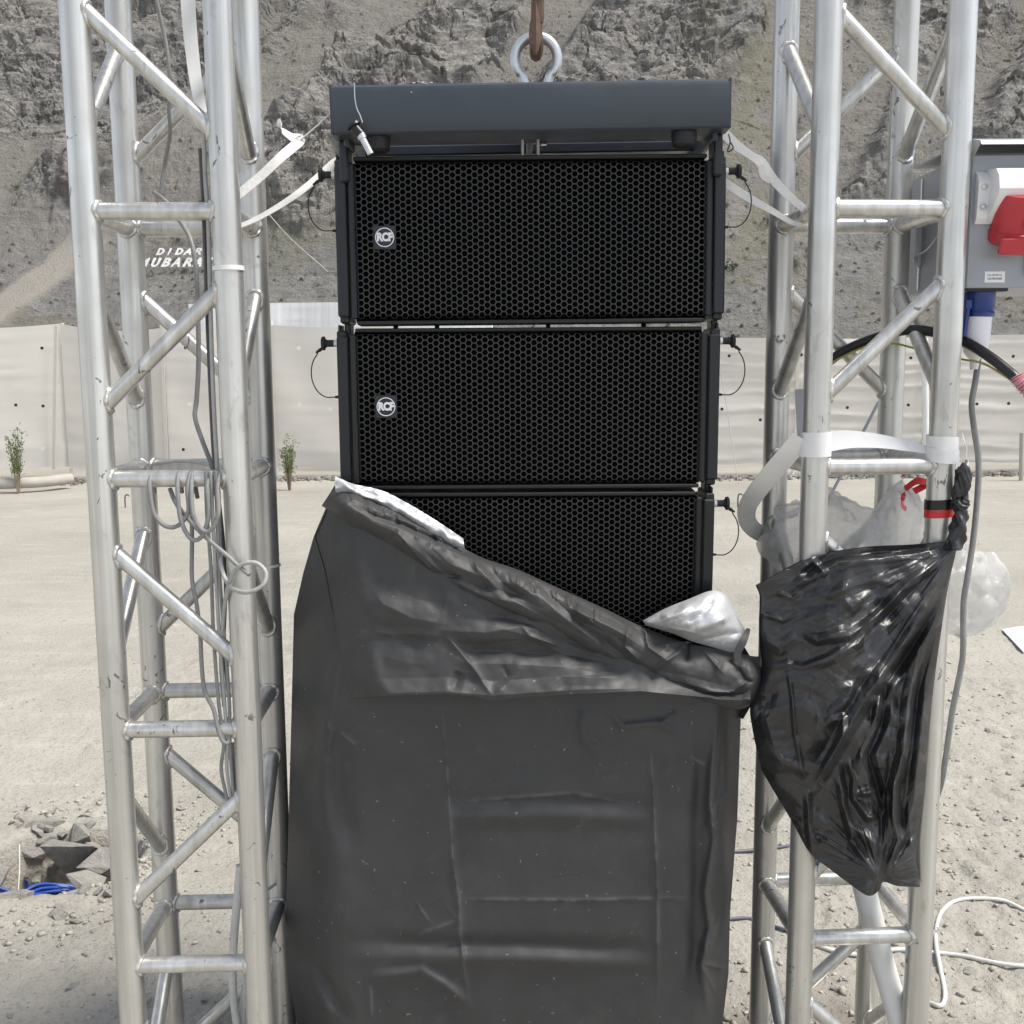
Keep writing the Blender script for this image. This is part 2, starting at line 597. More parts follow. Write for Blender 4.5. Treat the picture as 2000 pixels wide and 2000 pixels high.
c = k.mix(k.ramp(n_fine, [(.30, .65), (.48, 0)]), c, (.22, .20, .17))
sp = k.n('ShaderNodeVectorMath'); sp.operation = 'DISTANCE'; sp.inputs[1].default_value = (.66, 2.12, 0)
k.t.links.new(v, sp.inputs[0])
damp = k.ramp(k.math('ADD', sp.outputs['Value'], k.math('MULTIPLY', n_mid, .5)), [(.52, .85), (.80, 0)])
c = k.mix(damp, c, (.19, .172, .148))
hb = k.math('ADD', k.math('MULTIPLY', n_fine, .022), k.math('MULTIPLY', n_mid, .03))
M['ground'] = k.P(col=c, rough=.95, spec=.2, normal=k.bump(hb, .6, .7))
ground = link('ground', grid_mesh('ground', np.stack([GX, GY, GZ], -1), M['ground']))
tag(ground, 'pale dusty ground strewn with small stones', 'ground', kind='structure')

def gz1(x, y):
    return float(ground_z(np.array([x]), np.array([y]))[0])

# ------------------------------------------------------------------ mountainside
HY0 = 58.0
def hill_base(t):
    """height against run t behind the toe: scree apron, then steeper rock."""
    return -1.2 + .50 * t + .55 * np.maximum(t - 20, 0) * sstep(18, 30, t) * .85

hx = axis([(-170, -58, 60, .2), (-58, 58, 940, 1), (58, 170, 60, 5)])
ht = axis([(-3, 8, 30, 1), (8, 50, 470, 1.5), (50, 110, 110, 4)])
HX, HT = np.meshgrid(hx, ht)

def hill_surface(X, T):
    Y = HY0 + T
    warp = 3.0 * fbm(X * .06, T * .06, 3, 71)
    # where bare rock outcrops through the scree
    edge = 24 + 5.5 * fbm(X * .035 + 1.7, T * .02, 3, 72) - 3.5 * sstep(-12, 16, X) + 6 * sstep(14, 30, X) + 3 * sstep(-10, -40, X)
    rock = sstep(edge - 2.2, edge + 2.0, T + 1.5 * fbm(X * .4, T * .4, 3, 73))
    gully = sstep(.06, .36, fbm((X - .55 * T) * .07 + 4.2, T * .022, 3, 74))      # dusty chutes leaning up to the right
    rock = rock * (1 - .85 * gully)
    U = X + .75 * T                                                             # bedding leans up to the right
    W = T - .35 * X
    def facets(u, w, seed, g):
        """angular blocks: every cell a tilted plane at its own height"""
        ix, iy = np.floor(u), np.floor(w)
        f1 = np.full(u.shape, 9.0); f2 = f1.copy(); hgt = np.zeros(u.shape)
        for dx in (-1, 0, 1):
            for dy in (-1, 0, 1):
                cx, cy = ix + dx, iy + dy
                jx = cx + _hash(cx, cy, seed) / 0xFFFFFF; jy = cy + _hash(cx, cy, seed + 101) / 0xFFFFFF
                d = np.hypot(jx - u, jy - w)
                a = _hash(cx, cy, seed + 303) * (2 * math.pi / 0xFFFFFF)
                hh = _hash(cx, cy, seed + 202) / 0xFFFFFF - .5 + g * (np.cos(a) * (u - jx) + np.sin(a) * (w - jy))
                near = d < f1
                f2 = np.where(near, f1, np.minimum(f2, d)); hgt = np.where(near, hh, hgt); f1 = np.where(near, d, f1)
        return hgt, f2 - f1
    big = 2.6 * ridged(U * .055 + warp * .02, W * .10, 4, 81, .55)
    med = .95 * ridged(U * .22 + warp * .1, W * .42, 4, 85, .55)
    wob = .45 * fbm(X * .5, T * .5, 3, 90)
    h1, e1 = facets(U * .22 + wob, W * .40 + .3 * wob, 91, 1.1)
    h2, e2 = facets(U * .62 + wob * 1.5, W * 1.15 + wob, 93, 1.1)
    h3, e3 = facets(U * 1.7 + wob * 2, W * 2.8 + wob, 95, 1.0)
    h4, e4 = facets(U * 3.6, W * 5.0, 97, .8)
    dust = sstep(-.25, .45, fbm(X * .16 + 7, T * .16, 3, 99))                     # dust-covered ledges between bare blocks
    blocks = h1 * .42 + (h2 * .26 + h3 * .17 + h4 * .10) * (.30 + .70 * dust)
    cracks = -.26 * (1 - sstep(0, .07, e1)) - (.17 * (1 - sstep(0, .10, e2)) + .09 * (1 - sstep(0, .12, e3))) * dust
    rocky = big * .62 + med * .10 + .80 * (blocks + cracks) + .05 * fbm(X * 3.3, T * 3.3, 3, 97)
    f4, e4, i4 = cellular(X * 2.2, T * 3.2, 98)
    stones = np.maximum(i4 - .90, 0) * 4.0 * np.maximum(.45 - f4, 0) * 2.0
    scree = 1.1 * fbm(X * .055, T * .04, 3, 101) + .12 * fbm(X * .8, T * .8, 4, 105) + stones + .05 * fbm(X * 4.2, T * 4.2, 3, 107)
    sp_ = (X + 15.6) - .42 * (T - 35.4) + .35 * fbm(X * .5, T * .5, 3, 121)      # a spur whose left flank lies in shade
    spur = 2.4 * sstep(-.5, .5, sp_) * np.exp(-np.maximum(sp_, 0) / 3.5) * np.exp(-((T - 34.6) / 4.2) ** 4)
    D = rock * rocky + (1 - rock) * scree + spur
    fade = sstep(-2, 4, T)
    # a pale graded track climbing the apron at the left
    trk = X - (-33.9 + (T - 13.8) * .233) + .25 * fbm(T * .4, X * 0, 2, 110)
    tm = np.exp(-(trk / (1.0 + .03 * T)) ** 8) * sstep(3, 6, T) * sstep(25, 22, T)
    D = D * (1 - .8 * tm)
    Z = hill_base(T) + D * .72 * fade
    Yo = Y - D * .68 * fade
    return Yo, Z, rock, tm, gully * sstep(18, 26, T)

HYo, HZ, HROCK, HTRK, HGUL = hill_surface(HX, HT)
k = NT('mountain_rock')
v = k.coords(rand=False)
rock_a, trk_a, gul_a = k.attr('rock'), k.attr('track'), k.attr('gully')
n1 = k.noise(.10, 3, .6, v, .6)
n2 = k.noise(.9, 4, .65, v)
n3 = k.noise(6.5, 4, .75, v)
mp = k.n('ShaderNodeMapping'); mp.inputs['Rotation'].default_value = (0, R(32), 0); mp.inputs['Scale'].default_value = (.13, .5, 1.7)
k.t.links.new(k.co.outputs['Object'], mp.inputs['Vector'])
strata = k.noise(1.0, 4, .65, mp.outputs[0], .4)                                # beds leaning up to the right
rk = k.ramp(k.math('ADD', k.math('MULTIPLY', n2, .55), k.math('MULTIPLY', strata, .45)), [(.36, (.172, .168, .160)), (.5, (.282, .272, .256)), (.64, (.41, .391, .36))])
rk = k.mix(k.ramp(n1, [(.48, 0), (.62, .45)]), rk, (.365, .338, .302))
rk = k.mix(k.ramp(n3, [(.35, .85), (.43, 0)]), rk, (.07, .066, .062))
sc = k.ramp(k.math('ADD', k.math('MULTIPLY', n2, .6), k.math('MULTIPLY', strata, .4)), [(.38, (.160, .158, .152)), (.62, (.270, .261, .246))])
sc = k.mix(k.ramp(n3, [(.60, 0), (.65, .75)]), sc, (.36, .34, .31))
sc = k.mix(k.ramp(n3, [(.36, .85), (.41, 0)]), sc, (.08, .077, .073))
sc = k.mix(k.math('MULTIPLY', k.ramp(n1, [(.50, 0), (.62, 1)]), .40), sc, (.19, .185, .125))
col = k.mix(rock_a, sc, rk)
col = k.mix(k.math('MULTIPLY', gul_a, .55), col, (.25, .234, .206))
col = k.mix(k.math('MULTIPLY', k.attr('olive'), .55), col, (.205, .20, .14))
col = k.mix(k.math('MULTIPLY', trk_a, .9), col, (.36, .335, .295))
vwp = k.n('ShaderNodeVectorMath'); vwp.operation = 'ADD'
k.t.links.new(mp.outputs[0], vwp.inputs[0])
cmb = k.n('ShaderNodeCombineXYZ'); k.t.links.new(n2, cmb.inputs[0]); k.t.links.new(n3, cmb.inputs[2]); k.t.links.new(cmb.outputs[0], vwp.inputs[1])
crk = k.ramp(k.voro(1.3, 'DISTANCE_TO_EDGE', vwp.outputs[0]), [(0, 0), (.05, 1)])      # joints between the beds
hgt = k.math('ADD', n3, k.math('MULTIPLY', k.math('MULTIPLY', crk, rock_a), .45))
M['hill'] = k.P(col=col, rough=.95, spec=.15, normal=k.bump(hgt, .40, .8))
hill = link('mountainside', grid_mesh('mountainside', np.stack([HX, HYo, HZ], -1), M['hill'], smooth=False,
            attrs={'rock': HROCK, 'track': HTRK, 'gully': HGUL, 'olive': np.exp(-((HX - 18.5 - .12 * (HT - 25)) / 4.5) ** 2) * sstep(12, 18, HT) * sstep(-.35, .25, fbm(HX * .3, HT * .3, 3, 120))}))
tag(hill, 'steep grey rock and scree mountainside', 'mountain', kind='structure')

# small shrubs clinging to the mountain
shrub_rng = np.random.default_rng(3)
def shrub_mesh(seed):
    r = np.random.default_rng(seed); mb = MB()
    for _ in range(70):
        c = Vector(r.normal(0, .22, 3)); c.z = abs(c.z) * .9
        d = Vector(r.normal(0, 1, 3)).normalized(); e = d.orthogonal().normalized()
        s = r.uniform(.05, .12)
        mb.add([c + d * s, c + e * s * .5, c - d * s, c - e * s * .5], [(0, 1, 2, 3)])
    return mb.mesh('shrub', None, 0, False)
k = NT('shrub_leaf'); M['shrub'] = k.P(col=(.055, .07, .035), rough=.8)
shrub_ms = [shrub_mesh(i) for i in range(3)]
for m_ in shrub_ms: m_.materials.append(M['shrub'])
for i, (px, t) in enumerate([(640, 27), (1110, 31), (1330, 33), (1500, 24), (820, 38), (1960, 22), (1935, 30), (60, 27), (1420, 18)]):
    x = (px - 1000) / 2119 * (HY0 + t)
    Yo, Z, *_ = hill_surface(np.array([[x]]), np.array([[float(t)]]))
    o = link('mountain_shrub', shrub_ms[i % 3], None, (x, float(Yo[0, 0]), float(Z[0, 0])))
    s = shrub_rng.uniform(.9, 1.9); o.scale = (s, s, s * .8); o.rotation_euler = (0, 0, i)
    tag(o, 'tiny dark green shrub clinging to the grey mountainside', 'shrub', 'shrubs on the mountainside')

# ------------------------------------------------------------------ white lettering on the slope
def letter_mesh(ch):
    cu = bpy.data.curves.new('letter', 'FONT')
    cu.body = ch; cu.size = 1.0; cu.extrude = .04; cu.offset = .045; cu.shear = .35; cu.resolution_u = 3
    ob = bpy.data.objects.new('tmp', cu); COL.objects.link(ob)
    dg = bpy.context.evaluated_depsgraph_get()
    me = bpy.data.meshes.new_from_object(ob.evaluated_get(dg))
    w = max(v.co.x for v in me.vertices) - min(v.co.x for v in me.vertices)
    bpy.data.objects.remove(ob); bpy.data.curves.remove(cu)
    me.materials.clear(); me.materials.append(M['letter'])
    return me, w
def surf(x, t):
    Yo, Z, *_ = hill_surface(np.array([[x]]), np.array([[t]]))
    return float(Yo[0, 0]), float(Z[0, 0])
def find_t(px, py):
    ts = np.linspace(4, 40, 700)[None, :]
    xs = (px - 1000) / 2119 * (HY0 + ts)
    Yo, Z, *_ = hill_surface(xs, ts)
    zr = pt_np(np.full(700, px), np.full(700, py), Yo[0])[:, 2]
    i = int(np.argmax(zr <= Z[0]))
    return float(ts[0, i]), float(xs[0, i])
LCACHE = {}
for word, px0, px1, py, hgt in (('DIDAR', 318, 408, 505, 13), ('MUBARAK', 285, 430, 528, 17)):
    t0, _ = find_t((px0 + px1) / 2, py)
    yo, z0 = surf((px0 + px1) / 2 * 0 + ((px0 + px1) / 2 - 1000) / 2119 * (HY0 + t0), t0)
    sc_px = yo / 2119
    root = thing('hillside_lettering', 'white letters reading ' + word + ' laid out on the grey slope', 'lettering',
                 ((px0 - 1000) * sc_px, yo, z0), 0, 'white words on the mountainside')
    step = (px1 - px0) * sc_px / len(word)
    for i, ch in enumerate(word):
        if ch not in LCACHE: LCACHE[ch] = letter_mesh(ch)
        me, w = LCACHE[ch]
        o = link('letter', me, root)
        x = i * step + (step * .22 if ch == 'I' else 0)
        yy, zz = yo, z0
        hs = hgt * sc_px / math.sin(R(62)) / .72
        ws = step * (.90 if ch != 'I' else .42) / w
        # propped up on the slope so that the words face down the valley
        o.matrix_local = Matrix.Translation((x, -.32, .22)) @ Matrix.Rotation(R(62), 4, 'X') @ Matrix.Diagonal((ws, hs, 1, 1))

# ------------------------------------------------------------------ fabric fence
k = NT('fence_fabric')
v = k.coords((1, 1, 1))
wv = k.noise(220, 2, .5, k.coords((1, 1, .12)))
n1 = k.noise(1.2, 4, .6, v)
n2 = k.noise(1.0, 3, .5, k.coords((.5, 1, 7)))
c = k.ramp(n1, [(.3, (.72, .692, .635)), (.7, (.795, .768, .712))])
c = k.mix(k.ramp(n2, [(.5, 0), (.75, .25)]), c, (.65, .622, .565))
M['fence'] = k.P(col=c, rough=.85, spec=.2, normal=k.bump(wv, .002, .3))
tr = k.n('ShaderNodeBsdfTranslucent'); tr.inputs[0].default_value = (.74, .70, .63, 1)
mx = k.n('ShaderNodeMixShader'); mx.inputs[0].default_value = .32
k.t.links.new(k.b.outputs[0], mx.inputs[1]); k.t.links.new(tr.outputs[0], mx.inputs[2]); k.t.links.new(mx.outputs[0], k.out.inputs[0])
k = NT('white_sheet_fabric')
M['sheet'] = k.P(col=(.80, .80, .79), rough=.7, normal=k.bump(k.noise(60, 3, .6, k.coords((1, 1, .1))), .004, .5))

def fence_panel(parent, A, B, z0, ztopA, ztopB, seed, wr, mat, nx=90, nz=40, sag=.05, gather=0.0):
    A, B = Vector(A), Vector(B)
    s = np.linspace(0, 1, nx)[None, :]; tt = np.linspace(0, 1, nz)[:, None]
    L = (B - A).length
    nrm = Vector((B - A)).cross(Vector((0, 0, 1))).normalized()
    top = ztopA + (ztopB - ztopA) * s - sag * 4 * s * (1 - s)
    x = A.x + (B.x - A.x) * s + 0 * tt
    y = A.y + (B.y - A.y) * s + 0 * tt
    zb = z0 + .015 * fbm(s * L * 2, 0 * s + seed, 3, seed)
    z = zb + (top - zb) * tt
    d = .10 * 4 * s * (1 - s) * np.sin(math.pi * tt) * fbm(s * 1.3 + seed, tt * .8, 2, seed + 1)
    cr = np.maximum(ridged(s * L * .10 + seed, tt * 7.5 + .10 * fbm(s * 3, tt * 2, 2, seed + 2), 1, seed + 3) - .70, 0) / .30
    d = d + wr * .022 * cr * (.35 + .65 * sstep(-.3, .4, fbm(s * L * .5, tt * 2, 2, seed + 9)))
    d = d + wr * .012 * fbm(s * L * .5, tt * 11, 2, seed + 5) * np.exp(-((tt - .12) / .25) ** 2)
    if gather:
        d = d + gather * fbm(s * L * 5.5, tt * .4 + .2 * s, 3, seed + 7) * (1 - .3 * tt)
    x = x + nrm.x * d; y = y + nrm.y * d
    G = np.stack([x, y, z], -1) - np.array(parent.location)[None, None, :]
    me = grid_mesh('panel', G, mat)
    return link('panel', me, parent)

def fence_post(parent, x, y, h, r=.024):
    mb = MB(); mb.tube([(x, y, -.1), (x, y, h)], r, 10)
    mb.V = [tuple(Vector(q) - parent.location) for q in mb.V]
    return mb.build('post', M['pvcpipe'], parent)

FY = 15.2
def fX(px, Y=FY): return (px - 1000) / 2119 * Y
f1 = thing('fabric_fence', 'beige fabric fence on the left, with slack top edge and sewn seams', 'fence', (fX(330), FY, 0))
zt = pt(100, 640, FY).z
fence_panel(f1, (-16.5, FY - 1.6, 0), (fX(-240), FY - .75, 0), .17, zt - .05, zt - .03, 301, .6, M['fence'])
fence_panel(f1, (fX(-240), FY - .75, 0), (fX(116), FY + .12, 0), .17, zt - .02, zt + .06, 302, .6, M['fence'])
fence_panel(f1, (fX(117), FY + .09, 0), (fX(322), FY, 0), .14, zt + .06, zt - .01, 303, .35, M['fence'], sag=.07)
fence_panel(f1, (fX(323), FY - .02, 0), (fX(528), FY + .1, 0), .14, zt, zt + .02, 304, .35, M['fence'])
fence_panel(f1, (fX(529), FY + .08, 0), (fX(760), FY, 0), .14, zt + .02, zt, 305, .35, M['fence'], sag=.03)
for px, dy in ((116, .15), (322, .04), (528, .14)):
    fence_post(f1, fX(px), FY + dy + .03, zt + .07)
def seam(parent, x0, y0, x1, y1, z0, z1):
    mb = MB().ribbon([Vector((x0, y0, z0)) - parent.location, Vector(((x0 + x1) / 2, (y0 + y1) / 2 - .006, (z0 + z1) / 2)) - parent.location, Vector((x1, y1, z1)) - parent.location], .045, .012, Vector((1, 0, 0)))
    return mb.build('seam', M['fence'], parent, 30)
for px, yy, lean in ((116, FY - .03, -.16), (322, FY - .06, -.02), (528, FY + .02, .02)):
    seam(f1, fX(px) + lean, yy, fX(px), yy, .15, zt + .03)
zt2 = pt(1700, 655, FY).z
f2 = thing('fabric_fence', 'wrinkled beige fabric fence on the right, behind the tower with the grey box', 'fence', (fX(1600), FY, 0))
fence_panel(f2, (fX(761), FY + .02, 0), (fX(1180), FY, 0), .14, zt, zt2, 311, .6, M['fence'], sag=.03)
fence_panel(f2, (fX(1181), FY + .02, 0), (fX(1560), FY, 0), .15, zt2 + .03, zt2 - .03, 312, 1.2, M['fence'], nx=130, nz=60, sag=.01)
fence_panel(f2, (fX(1561), FY + .02, 0), (fX(1812), FY, 0), .15, zt2 - .03, zt2 - .02, 313, 1.2, M['fence'], nx=110, nz=60, sag=.02)
fence_panel(f2, (fX(1813), FY + .03, 0), (fX(2150), FY, 0), .15, zt2 + .0, zt2 + .03, 314, .9, M['fence'], nx=110, nz=60, sag=.02)
fence_panel(f2, (fX(2151), FY, 0), (16.5, FY - 1.5, 0), .15, zt2 + .02, zt2, 315, .9, M['fence'])
for px, dy in ((1180, .05), (1560, .05), (1812, .06), (2150, .05)):
    fence_post(f2, fX(px), FY + dy, zt2 + .04)
for px in (1180, 1560, 1812, 2150):
    seam(f2, fX(px), FY - .05, fX(px), FY - .05, .16, zt2 - .02)
# vent eyelets in the cloth
ey = MB(); ey.lathe([(.022, -.004), (.022, .004), (.016, .006)], axis='Y', n=12)
eyem = ey.mesh('vent_eyelet', M['hole'])
eyw = MB(); eyw.lathe([(.026, -.004), (.026, .004), (.018, .006)], axis='Y', n=12)
eywm = eyw.mesh('vent_eyelet', M['vinyl'])
for (px, py, f, w) in [(82, 680, f1, 0), (31, 791, f1, 0), (84, 793, f1, 0), (83, 876, f1, 1), (362, 679, f1, 0), (370, 790, f1, 1), (358, 878, f1, 0),
                       (583, 680, f1, 1), (584, 790, f1, 1), (645, 799, f1, 1), (1424, 695, f2, 0), (1565, 693, f2, 0), (1779, 699, f2, 0), (1979, 696, f2, 0),
                       (1410, 799, f2, 0), (1485, 820, f2, 0), (1655, 796, f2, 0), (1774, 791, f2, 0), (1908, 789, f2, 0), (1970, 788, f2, 0)]:
    yy = FY + (-.22 if px < 110 else -.085)
    o = link('vent_eyelet', eywm if w else eyem, f, pt(px, py, yy) - f.location)
# the taller white sheet behind the fence
sh = thing('white_sheet', 'taller white sheet gathered in folds rising behind the beige fence', 'sheet', (fX(660, 16.2), 16.2, 0))
zs = pt(600, 592, 16.2).z
fence_panel(sh, (fX(375, 16.2), 16.2, 0), (fX(668, 16.2), 16.2, 0), 1.2, zs, zs + .01, 321, .2, M['sheet'], nx=200, gather=.009, sag=.0)
fence_panel(sh, (fX(669, 16.2), 16.22, 0), (fX(962, 16.2), 16.2, 0), 1.2, zs + .01, zs, 322, .2, M['sheet'], nx=200, gather=.009, sag=.0)
for px in (375, 668, 962): fence_post(sh, fX(px, 16.2), 16.24, zs)

# ------------------------------------------------------------------ stones
def hull_rock(seed, flat=.6, npt=18, mat=None, name='stone'):
    r = np.random.default_rng(seed)
    bm = bmesh.new()
    for _ in range(npt):
        p = r.normal(0, 1, 3); p /= np.linalg.norm(p)
        p *= r.uniform(.75, 1.0)
        bm.verts.new((p[0], p[1] * .8, p[2] * flat))
    res = bmesh.ops.convex_hull(bm, input=bm.verts)
    bmesh.ops.delete(bm, geom=[g for g in res['geom_interior'] if isinstance(g, bmesh.types.BMVert)], context='VERTS')
    bmesh.ops.bevel(bm, geom=bm.edges[:], offset=.014, segments=1, profile=.5, affect='EDGES')
    bmesh.ops.triangulate(bm, faces=bm.faces[:])
    me = bpy.data.meshes.new(name); bm.to_mesh(me); bm.free()
    if mat: me.materials.append(mat)
    return me
k = NT('grey_slate_stone')
v = k.coords()
oi = k.n('ShaderNodeObjectInfo')
n1 = k.noise(3.0, 6, .65, v, .6); n2 = k.noise(18, 5, .7, v)
c = k.ramp(n1, [(.28, (.20, .192, .178)), (.5, (.30, .288, .265)), (.72, (.40, .38, .345))])
c = k.mix(k.math('MULTIPLY', oi.outputs['Random'], .55), c, (.42, .395, .35))
c = k.mix(k.ramp(n2, [(.55, 0), (.72, .5)]), c, (.46, .435, .39))
M['stone'] = k.P(col=c, rough=.92, spec=.25, normal=k.bump(n2, .25, .4, k.bump(n1, .4, .35)))
ROCKS = [hull_rock(500 + i, [.35, .5, .65, .45, .8, .55, .4, .6][i % 8], [11, 15, 10, 13][i % 4], M['stone']) for i in range(10)]

def place_rock(i, p, size, rot, lab, grp, asp=(1, 1, 1)):
    o = link('stone', ROCKS[i % len(ROCKS)], None, p)
    o.rotation_euler = tuple(R(a) for a in rot)
    o.scale = tuple(size * a for a in asp)
    return tag(o, lab, 'stone', grp)

GP = 'rocks edging the cable pit'
for (i, px, py, Y, size, rot, asp, lab) in [
    (4, 132, 1672, 3.34, .080, (35, 12, 20), (1.05, .8, 1.1), 'largest broken grey rock, leaning over the pit with blue cables'),
    (1, 62, 1652, 3.40, .078, (25, 22, 15), (1.15, .7, .75), 'dark slanting slate slab on the back edge of the cable pit'),
    (2, 92, 1617, 3.47, .075, (10, 5, 5), (1.25, .8, .75), 'flat slab lying above the other rocks behind the cable pit'),
    (3, 108, 1636, 3.44, .052, (20, 10, 60), (1.1, .9, 1.0), 'small rounded grey rock between slabs at the back of the pit'),
    (5, 158, 1632, 3.45, .055, (40, 30, 100), (1, .9, 1.2), 'pale pointed rock above the largest rock of the pit'),
    (6, 180, 1660, 3.38, .046, (10, 10, 10), (1, 1, 1.2), 'small grey stone right of the largest pit rock'),
    (7, 210, 1690, 3.30, .085, (15, 10, 40), (1, .9, .95), 'smooth pale boulder at the right rim of the cable pit'),
    (8, 62, 1685, 3.42, .036, (0, 20, 0), (1.3, 1, 1.2), 'small dark stone low in the back wall of the pit'),
    (9, 10, 1665, 3.40, .060, (15, 0, 0), (1.3, .8, .9), 'layered beige stone at the upper left of the cable pit'),
    (0, 20, 1698, 3.38, .052, (0, 10, 30), (1.2, .9, .8), 'thin beige slab on the left wall of the pit'),
    (7, -20, 1640, 3.45, .075, (10, 20, 70), (1.2, .8, .9), 'stone cut off by the left edge above the pit'),
    (4, 120, 1712, 3.44, .10, (0, 0, 140), (1.5, .5, .9), 'broad rock face forming the shadowed back wall of the pit'),
    (2, 18, 1762, 2.96, .092, (5, 5, 20), (1.15, .6, .55), 'broad flat pale stone at the front left of the cable pit'),
    (6, 66, 1760, 2.95, .050, (5, -5, 80), (.9, .8, .55), 'flat pale stone just right of the broad one before the pit'),
    (3, -22, 1712, 3.12, .085, (0, 5, 50), (.6, .8, 1.4), 'upright pale boulder at the left edge of the pit'),
    (5, 142, 1748, 3.00, .036, (5, 5, 70), (1.4, .9, .5), 'small pale stone on the front rim of the pit by the blue cables'),
    (1, 175, 1722, 3.10, .055, (10, 25, 10), (1.2, .8, .7), 'pale sloping stone on the right shoulder of the pit')]:
    place_rock(i, pt(px, py, Y), size * 1.32, rot, lab, GP, asp)

rr_ = np.random.default_rng(17)
for i in range(34):                                        # smaller broken stones in the heap
    px, py = rr_.uniform(-30, 200), rr_.uniform(1588, 1668)
    if i % 4 == 0: px, py = rr_.uniform(165, 235), rr_.uniform(1660, 1760)
    if i % 5 == 4: px, py = rr_.uniform(-10, 170), rr_.uniform(1762, 1800)
    g = ground_pt(px, py); g.z = max(gz1(g.x, g.y), -.10) + .004
    place_rock(i + 3, g, rr_.uniform(.016, .042), tuple(rr_.uniform(-40, 40, 2)) + (rr_.uniform(0, 360),), 'small angular stone in the rubble heaped round the cable pit', GP, (1.2, .9, rr_.uniform(.6, 1.0)))
st_rng = np.random.default_rng(44)
spots = [(1650, 1920), (1660, 1895), (1690, 1880), (1640, 1935), (1560, 1890), (1448, 1885), (1440, 1980), (1470, 1985), (1420, 1990), (1895, 1895), (1855, 1300),
         (1868, 1395), (1840, 1290), (1950, 1380), (1930, 1425), (1965, 1600), (1895, 1575), (1860, 1700), (1985, 1660), (1920, 1245), (1995, 1760),
         (235, 1800), (182, 1822), (60, 1870), (140, 1930), (20, 1985), (100, 1560), (30, 1580), (310, 1690), (350, 1580), (420, 1620), (440, 1480), (330, 1830),
         (400, 1960), (350, 1910), (1700, 1930), (1760, 1945), (1600, 1960), (540, 1900), (250, 1860), (1980, 1440), (1830, 1440), (1900, 1360), (1870, 1490)]
def stone_place(px, py):
    """a few words on where a loose stone lies"""
    if px > 1820: return 'beside the right tower, towards the right edge' if py < 1500 else 'among the white cables right of the right tower'
    if px > 1560: return 'on the dark soil inside the foot of the right tower'
    if px > 1400: return 'between the cover and the right tower'
    if px > 300: return 'inside the foot of the left tower'
    return 'on the ground behind the pit' if py < 1600 else 'on the ground in front of the pit'
for i, (px, py) in enumerate(spots):
    g = ground_pt(px, py)
    g.z = gz1(g.x, g.y) + .002
    place_rock(i, g, st_rng.uniform(.010, .024), (st_rng.uniform(-20, 20), st_rng.uniform(-20, 20), st_rng.uniform(0, 360)),
               'loose pale stone lying ' + stone_place(px, py), 'loose stones on the ground', (1.2, .9, .6))

def scatter(name, n, sampler, size, mat, label, seed, nvar=8):
    """Many tiny stones nobody could count, joined into one mesh."""
    r = np.random.default_rng(seed)
    tm = []
    for i in range(nvar):
        bm = bmesh.new()
        for _ in range(9):
            p = r.normal(0, 1, 3); p /= np.linalg.norm(p); bm.verts.new((p[0], p[1] * .8, p[2] * .55))
        res = bmesh.ops.convex_hull(bm, input=bm.verts)
        bmesh.ops.delete(bm, geom=[g for g in res['geom_interior'] if isinstance(g, bmesh.types.BMVert)], context='VERTS')
        bm.verts.ensure_lookup_table(); bm.verts.index_update()
        tm.append((np.array([v.co[:] for v in bm.verts]), np.array([[v.index for v in f.verts] for f in bm.faces if len(f.verts) == 3])))
        bm.free()
    X, Y = sampler(r, n)
    Z = ground_z(X, Y)
    S = size(r, n)
    VV, FF, off = [], [], 0
    for i in range(n):
        V0, F0 = tm[i % nvar]
        a = r.uniform(0, 6.28); ca, sa = math.cos(a), math.sin(a)
        V = V0 * S[i]
        V = np.stack([V[:, 0] * ca - V[:, 1] * sa, V[:, 0] * sa + V[:, 1] * ca, V[:, 2]], -1) + (X[i], Y[i], Z[i] + S[i] * .15)
        VV.append(V); FF.append(F0 + off); off += len(V0)
    VV = np.concatenate(VV); FF = np.concatenate(FF)
    me = bpy.data.meshes.new(name)
    me.vertices.add(len(VV)); me.vertices.foreach_set('co', VV.ravel().astype(np.float32))
    me.loops.add(FF.size); me.loops.foreach_set('vertex_index', FF.ravel().astype(np.int32))
    me.polygons.add(len(FF)); me.polygons.foreach_set('loop_start', np.arange(0, FF.size, 3, dtype=np.int32))
    me.polygons.foreach_set('loop_total', np.full(len(FF), 3, np.int32))
    me.update(calc_edges=True); me.validate()
    me.materials.append(mat)
    o = link(name, me)
    return tag(o, label, 'gravel', kind='stuff')

k = NT('gravel_stone')
v = k.coords(rand=False)
c = k.ramp(k.noise(40, 2, .5, v), [(.3, (.29, .27, .235)), (.5, (.39, .365, .32)), (.7, (.50, .475, .425))])
M['gravel'] = k.P(col=c, rough=.95, spec=.2, normal=k.bump(k.noise(300, 3, .6, v), .002, .5))
def samp_near(r, n):
    y = 1.8 + (r.random(n) ** 1.6) * 8
    x = r.uniform(-1, 1, n) * (y * .52 + .3)
    return x, y
scatter('gravel', 5200, samp_near, lambda r, n: .0022 + .007 * r.random(n) ** 4, M['gravel'], 'tiny stones and grit strewn over the dusty ground', 601)
def samp_clump(r, n):
    cs = [(1.05, 3.6, .35, .45), (1.5, 3.9, .5, .5), (-1.4, 3.62, .30, .10), (-1.16, 3.42, .10, .14), (-1.3, 2.86, .28, .09), (-1.15, 3.12, .06, .12), (.62, 2.22, .2, .12), (.75, 2.5, .25, .2), (-.55, 2.3, .25, .15), (1.25, 3.05, .4, .3), (1.9, 4.6, .6, .5)]
    i = r.integers(0, len(cs), n)
    c = np.array(cs)[i]
    return c[:, 0] + r.normal(0, 1, n) * c[:, 2], np.maximum(1.8, c[:, 1] + r.normal(0, 1, n) * c[:, 3])
